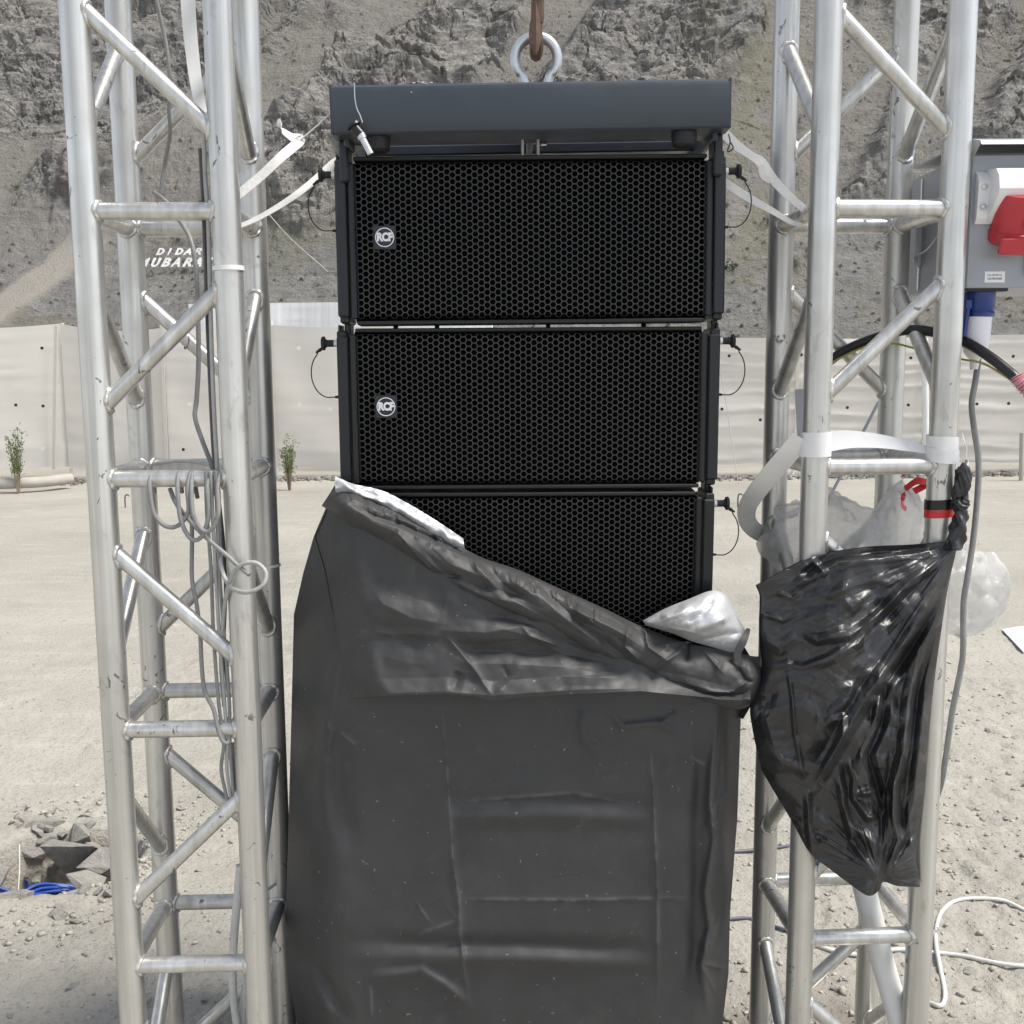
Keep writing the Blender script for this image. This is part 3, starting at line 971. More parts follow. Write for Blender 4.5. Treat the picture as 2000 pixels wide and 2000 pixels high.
scatter('rubble', 3600, samp_clump, lambda r, n: .003 + .014 * r.random(n) ** 3.2, M['gravel'], 'patches of broken stone chips on the disturbed ground', 602)
def samp_fence(r, n):
    x = r.uniform(-9.5, 9.5, n)
    return x, FY - .35 + r.normal(0, .16, n) - np.where(x < fX(110), .7, 0) * np.clip((fX(110) - x) / 3, 0, 1)
k = NT('dark_rubble'); v = k.coords(rand=False)
M['darkrubble'] = k.P(col=k.ramp(k.noise(9, 4, .6, v), [(.3, (.10, .095, .085)), (.7, (.30, .28, .25))]), rough=.95, spec=.2)
scatter('fence_rubble', 2600, samp_fence, lambda r, n: .018 + .07 * r.random(n) ** 3, M['darkrubble'], 'strip of dark rubble along the foot of the fabric fence', 603)

# ------------------------------------------------------------------ truss towers
SP, RL, RR, RD = .240, .0250, .0155, .0140          # chord spacing, chord radius, rung radius, diagonal radius
RUNGS = [-.039 + .4648 * i for i in range(8)]
def brace_mesh(p, q, r, name, n=20):
    """Round brace between two vertical chords, its ends cut to the chords' surface; plus the two weld beads."""
    p, q = Vector(p), Vector(q)
    d = (q - p).normalized()
    u = d.cross(Vector((0, 0, 1))).normalized(); w = u.cross(d)
    ringA, ringB = [], []
    for k_ in range(n):
        a = 2 * math.pi * k_ / n
        o = (u * math.cos(a) + w * math.sin(a)) * r
        for base, dd, ring in ((p, d, ringA), (q, -d, ringB)):
            s = base + o
            bx, by = s.x - base.x, s.y - base.y
            A = dd.x ** 2 + dd.y ** 2; B = 2 * (bx * dd.x + by * dd.y); C = bx * bx + by * by - (RL - .0006) ** 2
            disc = max(B * B - 4 * A * C, 0)
            ring.append(s + dd * ((-B + math.sqrt(disc)) / (2 * A)))
    mb = MB()
    V = ringA + ringB
    F = [(i, (i + 1) % n, n + (i + 1) % n, n + i) for i in range(n)]
    mb.add(V, F)
    me = mb.mesh(name, M['alu'], 60)
    beads = []
    for ring, base in ((ringA, p), (ringB, q)):
        b = MB()
        cen = sum(ring, Vector()) / n
        P = []
        for i in range(n):
            P.append(cen + (ring[i] - cen) * 1.04)
        P2 = catmull(P, 3, True)
        L2 = len(P2)
        rr = [.0046 + .0007 * math.sin(6.2832 * 3 * i / L2) + .0005 * math.sin(6.2832 * 7 * i / L2 + 1) for i in range(L2)]
        b.tube(P2, rr, 8, closed=True)
        beads.append(b.mesh('weld_bead', M['weld'], 60))
    return me, beads

h_ = SP / 2
CORN = [(-h_, -h_), (h_, -h_), (h_, h_), (-h_, h_)]     # front-left, front-right, back-right, back-left
ZTOP, ZBOT = 3.30, -.05
leg_mb = MB()
zs_ = [ZBOT + (ZTOP - ZBOT) * i / 24 for i in range(25)]
leg_mb.tube([(0, 0, z) for z in zs_], RL, 36)
leg_me = leg_mb.mesh('leg', M['alu'], 60)
plate_me = MB().box((0, 0, -.012), (.36, .36, .012), .003).mesh('base_plate', M['alu'])
# faces: front, right, back, left ; 1 = '\' seen from outside the front, -1 = '/'
rung_sets, diag_sets = [], {}
for f in range(4):
    a, b = CORN[f], CORN[(f + 1) % 4]
    rung_sets.append(brace_mesh((a[0], a[1], 0), (b[0], b[1], 0), RR, 'rung'))
    for s in (1, -1):
        z0, z1 = (.347, .118) if s == 1 else (.118, .347)
        diag_sets[(f, s)] = brace_mesh((a[0], a[1], z0), (b[0], b[1], z1), RD, 'diagonal_brace')

def tower(label, loc, rz):
    root = thing('truss_tower', label, 'truss', loc, rz, 'aluminium truss towers')
    for c in CORN:
        link('leg', leg_me, root, (c[0], c[1], 0))
    link('base_plate', plate_me, root)
    for i, z in enumerate(RUNGS):
        for f in range(4):
            if i > 0:
                r_ = link('rung', rung_sets[f][0], root, (0, 0, z))
                for b in rung_sets[f][1]: link('weld_bead', b, r_)
            if z + .4648 < ZTOP:
                # bays alternate; the bay under rung index 4 (about 1.81 m) runs '/' on the front face
                s = 1 if (i % 2 == 0) else -1
                s = {0: s, 1: s, 2: s, 3: s}[f]
                d_ = link('diagonal_brace', diag_sets[(f, s)][0], root, (0, 0, z))
                for b in diag_sets[(f, s)][1]: link('weld_bead', b, d_)
    return root

TL = tower('silver aluminium truss tower on the left, hung with grey cables', (-.6165, 2.0291, 0), R(1.95))
TR = tower('silver aluminium truss tower on the right, carrying the grey power box and black plastic bag', (.6729, 2.1002, .006), R(3.5))
def leg_xy(T, i):
    c, s = math.cos(T.rotation_euler.z), math.sin(T.rotation_euler.z)
    x, y = CORN[i]
    return T.location.x + c * x - s * y, T.location.y + s * x + c * y

# ------------------------------------------------------------------ loudspeakers of the hanging array
BW, BH, BD = .705, .2990, .46
def text_mesh(body, size, extr, offs, mat, name, space=1.0):
    cu = bpy.data.curves.new(name, 'FONT')
    cu.body = body; cu.size = size; cu.extrude = extr; cu.offset = offs; cu.resolution_u = 4
    cu.align_x = 'CENTER'; cu.align_y = 'CENTER'; cu.space_character = space
    ob = bpy.data.objects.new('tmp', cu); COL.objects.link(ob)
    dg = bpy.context.evaluated_depsgraph_get()
    me = bpy.data.meshes.new_from_object(ob.evaluated_get(dg))
    me.name = name
    bpy.data.objects.remove(ob); bpy.data.curves.remove(cu)
    me.materials.clear(); me.materials.append(mat)
    return me

def hex_grille():
    """One perforated steel sheet of hexagonal holes, its top and bottom edges bent back."""
    pv = .01155                       # hole pitch down a column
    ph = pv * math.cos(R(30))         # column pitch
    W, H = .634, .288
    ro, ri = pv / math.sqrt(3), pv / math.sqrt(3) - .00100
    nc, nr = int(W / ph), int(H / pv)
    V, F = [], []
    dep = .0016
    zflat = H / 2 - .016
    def bend(x, z, y):
        az = abs(z)
        if az > zflat:
            s = az - zflat
            ang = min(s / .016, 1.0) * R(62)
            rad = .016 / R(62)
            zz = zflat + rad * math.sin(ang); yy = rad * (1 - math.cos(ang))
            return (x, y + yy, math.copysign(zz, z))
        return (x, y, z)
    for c in range(nc):
        x = (c - (nc - 1) / 2) * ph
        for r_ in range(nr):
            z = (r_ - (nr - 1) / 2) * pv + (pv / 2 if c % 2 else 0)
            if abs(z) > H / 2 - pv * .4: continue
            o = len(V)
            for rad, y in ((ro, 0), (ri, 0), (ri, dep)):
                for k_ in range(6):
                    a = R(60) * k_
                    V.append(bend(x + rad * math.cos(a), z + rad * math.sin(a), y))
            for k_ in range(6):
                j = (k_ + 1) % 6
                F.append((o + k_, o + j, o + 6 + j, o + 6 + k_))
                F.append((o + 6 + k_, o + 6 + j, o + 12 + j, o + 12 + k_))
    mb = MB(); mb.V = V; mb.F = F
    return mb.mesh('grille', M['grille'], 0, False)

def make_speaker():
    root = thing('line_array_speaker', '', 'loudspeaker')
    # cabinet: trapezoid towards the back, hollow-fronted
    cab = MB()
    w0, w1, hz0, hz1 = .318, .27, BH / 2 - .0005, BH / 2 - .035
    for sx in (-1, 1):
        pass
    cab.add([(-w0, .055, -hz0), (w0, .055, -hz0), (w0, .055, hz0), (-w0, .055, hz0),
             (-w1, BD, -hz1), (w1, BD, -hz1), (w1, BD, hz1), (-w1, BD, hz1)],
            [(4, 5, 6, 7), (0, 1, 5, 4), (1, 2, 6, 5), (2, 3, 7, 6), (3, 0, 4, 7)])
    cab.box((0, .030, hz0 - .0035), (w0 * 2, .052, .007), .002)
    cab.box((0, .030, -hz0 + .0035), (w0 * 2, .052, .007), .002)
    cab.build('cabinet', M['cab'], root, 30)
    MB().box((0, .040, 0), (w0 * 2 + .012, .006, BH - .012), .001).build('foam_lining', M['void'], root)
    link('grille', hex_grille(), root, (0, .004, 0))
    # grille side frames
    for sx in (-1, 1):
        MB().box((sx * .3235, .022, 0), (.0115, .040, BH - .022), .003).build('grille_frame', M['grillefr'], root)
    # logo badge, standing off the grille
    bd = MB().box((-.2635, -.001, .006), (.0405, .004, .0420), .001).build('logo_badge', M['badge'], root)
    mb = MB()
    n = 40; ro, ri = .0172, .0156
    Vv, Ff = [], []
    for k_ in range(n):
        a = 2 * math.pi * k_ / n
        for rad in (ro, ri):
            for y in (-.0031, -.0040):
                Vv.append((-.2635 + rad * math.cos(a), y, .006 + rad * math.sin(a)))
    for k_ in range(n):
        j = (k_ + 1) % n
        for (p, q) in ((0, 1), (1, 3), (3, 2)):
            Ff.append((k_ * 4 + p, k_ * 4 + q, j * 4 + q, j * 4 + p))
    mb.add(Vv, Ff).build('logo_ring', M['white_print'], bd)
    tm = text_mesh('RCF', .0156, .0004, .0009, M['white_print'], 'logo_letters', .95)
    o = link('logo_letters', tm, bd, (-.2635, -.0034, .006)); o.rotation_euler = (R(90), 0, 0); o.scale = (1.06, 1.25, 1)
    # side rails with joint tongues, bolts, locking pin and lanyard
    for sx in (-1, 1):
        rl = MB()
        x = sx * (.3315 + .0105)
        rl.box((x, .055, 0), (.021, .105, BH - .030), .003)
        rl.box((x + sx * .0015, .050, BH / 2 - .022), (.018, .085, .036), .003)
        rl.box((x - sx * .001, .052, -BH / 2 + .024), (.0185, .08, .040), .003)
        rail = rl.build('side_rail', M['rail'], root)
        MB().box((x - sx * .002, .055, -BH / 2 - .004), (.0115, .045, .052), .002).build('joint_tongue', M['rail'], root)
        MB().box((x + sx * .0065, .04, BH / 2 - .012), (.004, .05, .036), .0015).build('joint_cheek', M['rail'], root)
        for zz in (-.088, -.045, .028, .062):
            MB().lathe([(.0045, 0), (.0045, .003), (.003, .0045)], (0, 0, 0), 'X', 10, Matrix.Rotation(0 if sx > 0 else math.pi, 3, 'Z')).build(
                'bolt', M['rubber'], root, loc=(x + sx * .0105, .045, zz))
        mbp = MB()
        S = Matrix.Rotation(0 if sx > 0 else math.pi, 3, 'Z')
        mbp.lathe([(.0065, -.004), (.0065, .022), (.0078, .022), (.0078, .0245), (.0125, .0250), (.0130, .0285), (.0115, .031)], (x + sx * .011, .03, BH / 2 - .027), 'X', 20, S)
        pin = mbp.build('lock_pin', M['rubber'], root)
        rng_ = MB().lathe([(.0068, 0), (.0068, .006)], (x + sx * .013, .03, BH / 2 - .027), 'X', 16, S).build('pin_sleeve', M['steel'], pin)
        zt_ = BH / 2 - .034
        a0 = Vector((x + sx * .034, .03, zt_))
        arc = [a0, a0 + Vector((sx * .014, .002, -.006))]
        cx, cz = x + sx * .030, zt_ - .048
        sw = random.uniform(-.003, .003)
        for q in range(0, 9):
            th = R(50 - q * 18.5)
            arc.append(Vector((cx + sx * (.034 + sw) * math.cos(th), .028, cz + .045 * math.sin(th))))
        arc.append(Vector((x + sx * .012, .032, zt_ - .092)))
        P_ = catmull(arc, 5)
        rr = [.0011] * len(P_)
        ly = MB().tube(P_, rr, 8)
        ly.tube([a0 + Vector((-.0, 0, .003)), a0 + Vector((sx * .012, .002, -.005)), a0 + Vector((sx * .020, .002, -.010))], [.0014, .0034, .0016], 8)
        ly.tube([P_[-1], P_[-4] if len(P_) > 4 else P_[-2]], [.0030, .0022], 8)
        ly.build('lanyard', M['rubber'], pin)
    # standoffs on the top edge, visible in the gap between boxes
    for x in (-.255, -.175, .04, .225):
        MB().box((x, .12, BH / 2 + .004), (.008, .02, .014), .001).build('spacer', M['rubber'], root)
    return root

spk = make_speaker()
SPX, SPY = .0375, 1.985
SPK_Z = [1.7765, 1.4715, 1.1665]
labs = ['top loudspeaker of the hanging array, directly under the grey rigging beam',
        'middle loudspeaker of the hanging array, badge showing above the cover',
        'lowest visible loudspeaker, half hidden by the black cover']
for i, z in enumerate(SPK_Z):
    o = spk if i == 0 else copy_tree(spk)
    o.location = (SPX + [0, -.005, -.010][i], SPY + [.0, .004, .008][i], z)
    o.rotation_euler = (R([-1.0, .6, 2.0][i]), R([-.15, .05, .1][i]), R([.2, .1, .0][i]))
    if i == 2:                     # its left pin is pulled and lies under the cover
        for ch_ in list(o.children):
            if ch_.name.startswith('lock_pin') and ch_.data.vertices[0].co.x < 0:
                for g_ in list(ch_.children): bpy.data.objects.remove(g_)
                bpy.data.objects.remove(ch_)
    tag(o, labs[i], 'loudspeaker', 'stacked loudspeakers of the line array')

# ------------------------------------------------------------------ rigging beam on top of the array
fb = thing('rigging_frame', 'grey-blue steel rigging frame bolted on top of the loudspeakers', 'rigging frame', (.0373, 1.93, 1.954))
fb.rotation_euler = (0, R(-.5), R(-.3))
prof = [(0, .004), (.003, .0), (.012, -.003), (.070, -.003), (.078, .0), (.083, .008), (.083, .052), (.0795, .052),
        (.0795, .011), (.075, .004), (.010, .004), (.006, .011), (.006, .105), (.0, .105)]
mb = MB()
mb.prism([(p[1], p[0]) for p in prof], .688, Matrix(((0, 0, 1, -.344), (1, 0, 0, 0), (0, 1, 0, 0), (0, 0, 0, 1))))
mb.build('front_beam', M['flybar'], fb, 25)
for sx in (-1, 1):
    MB().box((sx * .345, .027, .0415), (.004, .056, .083), .0015).build('end_plate', M['flybar'], fb)
    MB().box((sx * .326, .19, .012), (.012, .30, .050), .003).build('side_arm', M['flybar'], fb)
    MB().box((sx * .334, .075, -.036), (.016, .055, .072), .003).build('drop_plate', M['rail'], fb)
    MB().lathe([(.022, 0), (.023, -.004), (.0215, -.022), (.016, -.026)], (sx * .270, .03, .0), 'Z', 20).build('rubber_foot', M['rubber'], fb)
mb = MB().box((0, .270, .019), (.66, .05, .020), .003); mb.build('rear_beam', M['flybar'], fb)
MB().box((0, .19, .045), (.012, .36, .075), .002).build('centre_spine', M['flybar'], fb)
for sx in (-1, 1):
    MB().box((sx * .014, .10, -.012), (.005, .06, .045), .001).build('spine_bracket', M['encl'], fb)
MB().lathe([(.006, 0), (.007, .004), (.005, .012)], (.018, .10, -.004), 'X', 12).build('bracket_bolt', M['steel'], fb)
# paint chips
for (x, z) in ((-.205, .067), (-.20, .0825), (-.185, .0828), (-.17, .0825)):
    MB().box((x, -.0034, z), (.005 if z > .08 else .002, .0006, .0012), .0002).build('paint_chip', M['vinyl'], fb)

# quick-release pin pushed through the frame, with its bent wire
qp = thing('release_pin', 'silver quick-release pin hanging at the left end of the grey rigging frame', 'pin', pt(702, 272, 1.905))
def seg_tube(P, r, n=18):
    return MB().tube([p - qp.location for p in P], r, n)
seg_tube(pts([(708, 270, 1.905), (724, 301, 1.905)]), .0056).build('shaft', M['galv'], qp)
seg_tube(pts([(704, 262, 1.905), (708.5, 271, 1.905)]), .0074).build('collar', M['galv'], qp)
seg_tube(pts([(689, 243, 1.905), (691.5, 247, 1.905), (692, 248, 1.905), (704.5, 263, 1.905)]), [.0125, .0130, .0078, .0082]).build('handle', M['rail'], qp)
MB().tube(catmull(pts([(692, 161, 1.918), (693, 190, 1.916), (697, 212, 1.916), (703, 225, 1.914), (708, 240, 1.910)]) , 4), .0010, 6).build('release_wire', M['galv'], qp)
for o in qp.children:
    if o.name.startswith('release_wire'): o.location = -qp.location

# lifting shackle and rusty hook
SY = 2.13
sc_c = pt(1047, 118, SY)
def shackle_pts():
    P = []
    for a in range(-50, 231, 14):
        P.append(Vector((sc_c.x + .0405 * math.cos(R(a)), SY, sc_c.z + .002 + .0405 * math.sin(R(a)))))
    P.append(P[-1] + Vector((.010, 0, -.030)))
    P.insert(0, P[0] + Vector((-.010, 0, -.030)))
    return P
sh_ = thing('lifting_shackle', 'galvanised bow shackle standing above the grey rigging frame', 'shackle', sc_c)
P_ = catmull(shackle_pts(), 4)
m_ = len(P_)
bow = MB().tube([p - sc_c for p in P_], [.0088 + .0012 * math.sin(math.pi * i / m_) for i in range(m_)], 20)
bow.build('bow', M['galv'], sh_, 60)
MB().lathe([(.011, -.045), (.011, -.036), (.007, -.036), (.007, .036), (.011, .036), (.011, .045)], (0, 0, -.064), 'X', 16).build('pin', M['galv'], sh_)

hk = thing('lifting_hook', 'rusty brown lifting hook passing through the shackle', 'hook', pt(1046, 90, SY))
hz = sc_c.z + .002 + .0405      # ring top tube centre
HP = [(.004, SY + .034, hz + .080), (.004, SY + .036, hz + .055), (.003, SY + .034, hz + .02), (.002, SY + .025, hz - .014), (0, SY + .006, hz - .032),
      (0, SY - .016, hz - .026), (0, SY - .031, hz - .004), (-.001, SY - .034, hz + .020), (-.002, SY - .031, hz + .046)]
P_ = catmull([Vector((hk.location.x + .001 + p[0], p[1], p[2])) - hk.location for p in HP], 6)
m_ = len(P_)
rr = []
for i in range(m_):
    t = i / (m_ - 1)
    rr.append(.0100 if t < .40 else .0100 + .0030 * math.sin((t - .40) / .3 * 1.57) if t < .70 else max(.0010, .0130 * max(0.0, 1 - (t - .70) / .30) ** .75))
hb_ = MB().tube(P_, rr, 8)
hb_.build('hook_body', M['rust'], hk, 25)
sy_, hx_ = SY - .040 - hk.location.y, -.001
def hkv(x, y, z): return Vector((hx_ + x, sy_ + y, hz + z - hk.location.z))
sp_ = MB()
ring = [(.0, .052, .0), (.0055, .035, .004), (.0105, .012, .008), (.0125, -.006, .010), (.0100, -.022, .008), (.005, -.036, .005), (.001, -.044, .0)]
V = []
for (w_, z_, d_) in ring: V += [hkv(-w_, .004, z_), hkv(0.001, -d_, z_), hkv(w_, .004, z_), hkv(0, d_ * .8 + .006, z_)]
F = [(i * 4 + k_, i * 4 + (k_ + 1) % 4, i * 4 + 4 + (k_ + 1) % 4, i * 4 + 4 + k_) for i in range(len(ring) - 1) for k_ in range(4)]
sp_.add(V, F).build('hook_point', M['rust'], hk, 15)
top = P_[0]
MB().lathe([(.011, 0), (.0125, .010), (.0120, .045), (.010, .052)], (top.x, top.y, top.z - .045), 'Z', 8).build('shank_block', M['rust'], hk, 30)
MB().lathe([(.018, 0), (.021, .004), (.021, .016), (.016, .022)], (top.x, top.y, top.z + .004), 'Z', 8).build('swivel_nut', M['rust'], hk, 30)
ch = thing('hoist_chain', 'rusty hoist chain rising from the hook above the array', 'chain', (hk.location.x, hk.location.y, hk.location.z))
lk = MB()
LP = [Vector((.0075 * math.cos(R(a)), 0, .010 * (1 if math.sin(R(a)) > 0 else -1) * (0 if abs(math.sin(R(a))) < 1e-6 else 1) + .0075 * math.sin(R(a)))) for a in range(0, 360, 30)]
lk.tube(LP, .0032, 8, closed=True)
lkm = lk.mesh('chain_link', M['rust'], 60)
z = top.z + .040; i = 0
while ch.location.z + z < 3.3:
    o = link('chain_link', lkm, ch, (top.x, top.y, z)); o.rotation_euler = (0, 0, R(90) * (i % 2)); z += .026; i += 1

# ------------------------------------------------------------------ folds: ridges and creases laid over a cloth surface
def stroke_field(X, Y, strokes):
    """X, Y: position on the cloth. stroke = (points, width, height, kind)."""
    out = np.zeros(X.shape)
    for P, w, amp, kind in strokes:
        P = np.array(P, float)
        seg = np.hypot(*(P[1:] - P[:-1]).T); cum = np.concatenate([[0], np.cumsum(seg)]); tot = cum[-1]
        best = np.full(X.shape, 1e9); tt = np.zeros(X.shape); side = np.zeros(X.shape)
        for i in range(len(P) - 1):
            a, b = P[i], P[i + 1]; d = b - a; L = seg[i] + 1e-9
            t = np.clip(((X - a[0]) * d[0] + (Y - a[1]) * d[1]) / (L * L), 0, 1)
            qx, qy = X - (a[0] + t * d[0]), Y - (a[1] + t * d[1])
            dist = np.hypot(qx, qy)
            m = dist < best
            best = np.where(m, dist, best); tt = np.where(m, (cum[i] + t * L) / tot, tt)
            side = np.where(m, np.sign(d[0] * qy - d[1] * qx), side)
        tap = np.clip(np.sin(np.pi * np.clip(tt, .0, 1)) * 1.6, 0, 1) * .9 + .1
        if kind == 'r': f = np.exp(-(best / w) ** 2)
        elif kind == 'c': f = np.exp(-best / w)
        elif kind == 't': f = np.maximum(0, 1 - best / (1.9 * w))
        else: f = side * (1 - np.exp(-best / w)) * np.exp(-(best / (6 * w)) ** 2)
        out += amp * tap * f
    return out

def crumple(x, y, n, seed, fr, lo=.6, hi=2.2):
    """Faceted creasing of a stiff film: folded planes at random angles, bent by a slow warp."""
    r = np.random.default_rng(seed); s = 0
    wx, wy = fbm(x * fr * .35, y * fr * .35, 2, seed), fbm(x * fr * .35 + 9, y * fr * .35, 2, seed + 5)
    for _ in range(n):
        a = r.uniform(0, math.pi); f = fr * r.uniform(lo, hi)
        p = (x * math.cos(a) + y * math.sin(a)) * f + wx * .9 * math.cos(a * 3) + wy * .9 + r.uniform(0, 9)
        s = s + np.abs((p % 1) - .5) / (f / fr)
    return s / n

def curve(P, n, xs=None):
    """Dense samples of a smooth 2-D curve through P."""
    Q = catmull([Vector((p[0], p[1], 0)) for p in P], 12)
    A = np.array([(q.x, q.y) for q in Q])
    d = np.concatenate([[0], np.cumsum(np.hypot(*(A[1:] - A[:-1]).T))]); d /= d[-1]
    t = np.linspace(0, 1, n)
    return np.stack([np.interp(t, d, A[:, 0]), np.interp(t, d, A[:, 1])], -1)

def coons(top, right, bot, left, nu, nv):
    T, B, L, Rr = curve(top, nu), curve(bot, nu), curve(left, nv), curve(right, nv)
    u = np.linspace(0, 1, nu)[None, :, None]; v = np.linspace(0, 1, nv)[:, None, None]
    S = (1 - v) * T[None] + v * B[None] + (1 - u) * L[:, None] + u * Rr[:, None]
    S -= (1 - u) * (1 - v) * T[0] + u * (1 - v) * T[-1] + (1 - u) * v * B[0] + u * v * B[-1]
    return S[..., 0], S[..., 1], u[..., 0] + 0 * v[..., 0], v[..., 0] + 0 * u[..., 0]

Z8 = lambda seq: [(550 + x / 1.7568, 900 + y / 1.7568) for x, y in seq]

# ------------------------------------------------------------------ dark PVC cover pulled down over the lower boxes
k = NT('dark_pvc_cloth')
v = k.coords(rand=False)
wv = k.voro(1.0, 'F1', k.coords((700, 700, 700), rand=False))
n1 = k.noise(6, 4, .6, v); n2 = k.noise(45, 3, .7, v)
c = k.ramp(n1, [(.3, (.040, .040, .0405)), (.7, (.054, .0535, .0535))])
dust = k.ramp(k.noise(13, 4, .7, v, 1.0), [(.56, 0), (.76, .32)])
c = k.mix(dust, c, (.10, .098, .092))
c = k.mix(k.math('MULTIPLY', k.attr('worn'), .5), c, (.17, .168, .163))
fleck = k.ramp(k.noise(95, 2, .5, v), [(.735, 0), (.755, 1)])
c = k.mix(k.math('MULTIPLY', fleck, .6), c, (.26, .26, .255))
M['cover'] = k.P(col=c, rough=k.ramp(n1, [(.3, .50), (.7, .62)]), spec=.45, normal=k.bump(k.math('ADD', k.math('ADD', k.math('MULTIPLY', k.facets(4.5, k.warp(v, 5, .10)), k.ramp(k.noise(2.2, 1, .5, v), [(.42, .0), (.62, .11)])),
      k.math('MULTIPLY', k.facets(15, k.warp(v, 9, .05)), k.ramp(k.noise(4.5, 1, .5, v), [(.50, .0), (.68, .10)]))), k.math('MULTIPLY', n2, .0004)), 1.0, .8))
k = NT('silver_lining')
v = k.coords(rand=False)
M['silver'] = k.P(col=(.66, .665, .675), rough=.40, metal=.4, normal=k.bump(k.math('ADD', k.math('MULTIPLY', k.facets(16, k.warp(v, 12, .05)), .40), k.math('MULTIPLY', k.facets(42, k.warp(v, 20, .02)), .25)), 1.0, .9))

xl = lambda py: np.interp(py, [950, 985, 1050, 1120, 1200, 1400, 1700, 1830, 1930, 2000, 2120], [655, 640, 612, 592, 574, 569, 561, 556, 566, 580, 602])
xr = lambda py: np.interp(py, [1240, 1300, 1340, 1400, 1600, 1780, 1900, 2000, 2120], [1476, 1474, 1458, 1447, 1440, 1426, 1423, 1411, 1404])
RIM = [(655, 945), (700, 962), (770, 992), (860, 1045), (940, 1088), (1010, 1112), (1090, 1148), (1180, 1188), (1250, 1222), (1330, 1252), (1420, 1272), (1478, 1282)]
rim_y = lambda px: np.interp(px, [p[0] for p in RIM], [p[1] for p in RIM])

body_str = [
    (Z8([(205, 640), (150, 900), (140, 1150), (170, 1320)]), 16, .014, 'r'),
    (Z8([(230, 880), (200, 1100), (235, 1350)]), 22, -.012, 'r'),
    (Z8([(90, 300), (60, 700), (50, 1200)]), 26, .010, 'r'),
    (Z8([(250, 250), (215, 520), (200, 640)]), 10, -.006, 'r'),
    (Z8([(552, 860), (570, 1080), (590, 1400), (608, 1500), (612, 1620), (640, 1850)]), 4.0, .0068, 'c'),
    (Z8([(560, 1080), (596, 1460)]), 6, .0026, 's'),
    (Z8([(1262, 920), (1275, 1150), (1290, 1500), (1290, 1850)]), 4.0, .0066, 'c'),
    (Z8([(560, 1222), (900, 1215), (1290, 1232)]), 17, .0085, 'r'),
    (Z8([(560, 1172), (900, 1165), (1290, 1180)]), 14, -.006, 'r'),
    (Z8([(250, 1700), (640, 1705), (1290, 1728)]), 18, .0100, 'r'),
    (Z8([(250, 1650), (640, 1655), (1290, 1672)]), 16, -.008, 'r'),
    (Z8([(600, 1170), (800, 1155), (1000, 1140), (1180, 1175)]), 3.6, .0045, 'c'),
    (Z8([(600, 1505), (1000, 1508), (1400, 1500)]), 3.6, .0034, 'c'),
    (Z8([(458, 1510), (515, 1592)]), 2.2, .0022, 'c'), (Z8([(555, 1520), (608, 1575), (475, 1625), (490, 1650)]), 2.2, .0022, 'c'),
    (Z8([(1500, 880), (1478, 1050), (1470, 1180), (1485, 1300), (1455, 1480), (1470, 1600), (1440, 1730), (1465, 1900)]), 8, .020, 'r'),
    (Z8([(1440, 900), (1430, 1200), (1420, 1600), (1400, 1900)]), 14, -.009, 'r'),
    (Z8([(1535, 860), (1525, 1100), (1515, 1300), (1530, 1500), (1500, 1900)]), 9, .016, 'r'),
    (Z8([(1440, 1725), (1535, 1745)]), 5, .014, 'c'), (Z8([(1440, 1725), (1475, 1640), (1500, 1560)]), 5, .012, 'c'), (Z8([(1440, 1730), (1490, 1830)]), 5, .010, 'c'),
    (Z8([(1450, 1250), (1500, 1260), (1540, 1330)]), 5, .010, 'c'), (Z8([(1455, 1250), (1480, 1210), (1520, 1130)]), 5, .009, 'c'),
    (Z8([(1025, 850), (1040, 960), (1095, 1015)]), 10, .008, 'r'), (Z8([(1125, 850), (1170, 912), (1290, 900), (1370, 935)]), 8, .007, 'r'),
    (Z8([(1290, 905), (1360, 860)]), 5, .006, 'c'),
    (Z8([(300, 1775), (480, 1752), (560, 1800), (640, 1870)]), 12, .012, 'r'), (Z8([(305, 1800), (310, 1910)]), 3, .003, 'c'),
    (Z8([(60, 1720), (110, 1800), (180, 1930)]), 16, .016, 'r'), (Z8([(120, 1720), (190, 1850), (240, 1930)]), 14, -.010, 'r'),
    (Z8([(140, 890), (175, 930), (165, 1000)]), 6, .007, 'c'), (Z8([(200, 930), (255, 975)]), 4, .006, 'c'),
    (Z8([(1395, 1010), (1455, 1045)]), 2.2, .002, 'c'), (Z8([(1340, 1100), (1365, 1135)]), 2, .002, 'c'),
]
nu, nv = 420, 330
s = np.linspace(0, 1, nu)[None, :]; vv = np.linspace(0, 1, nv)[:, None]
top = rim_y(655 + s * 820) + 16
py_ = top + (2115 - top) * vv
a_, b_ = xl(py_), xr(py_)
px_ = a_ + (b_ - a_) * s
cl = np.clip(1 - (px_ - a_) / 118, 0, 1); cr_ = np.clip(1 - (b_ - px_) / 62, 0, 1)
dep = 1.952 - .030 * sstep(960, 1900, py_) + .15 * cl ** 2.2 + .10 * cr_ ** 2.2
dep = dep - stroke_field(px_, py_, body_str) - .0035 * fbm(px_ / 150, py_ / 190, 3, 801) - .0030 * crumple(px_, py_, 5, 802, 1 / 150.)
G = pt_np(px_, py_, dep)
def wrap_back(G, ybk):
    """close a frontal cloth round the sides and back"""
    l0, r0 = G[:, :1], G[:, -1:]
    o = lambda e, dx, y: np.concatenate([e[..., :1] + dx, np.maximum(e[..., 1:2] + .02, np.full_like(e[..., :1], y)), e[..., 2:]], -1)
    Lc = [o(l0, .030, ybk), o(l0, -.004, ybk - .12), o(l0, -.012, 2.20)]
    Rc = [o(r0, .010, 2.20), o(r0, .004, ybk - .12), o(r0, -.03, ybk)]
    return np.concatenate(Lc + [G] + Rc + [Lc[0]], 1)
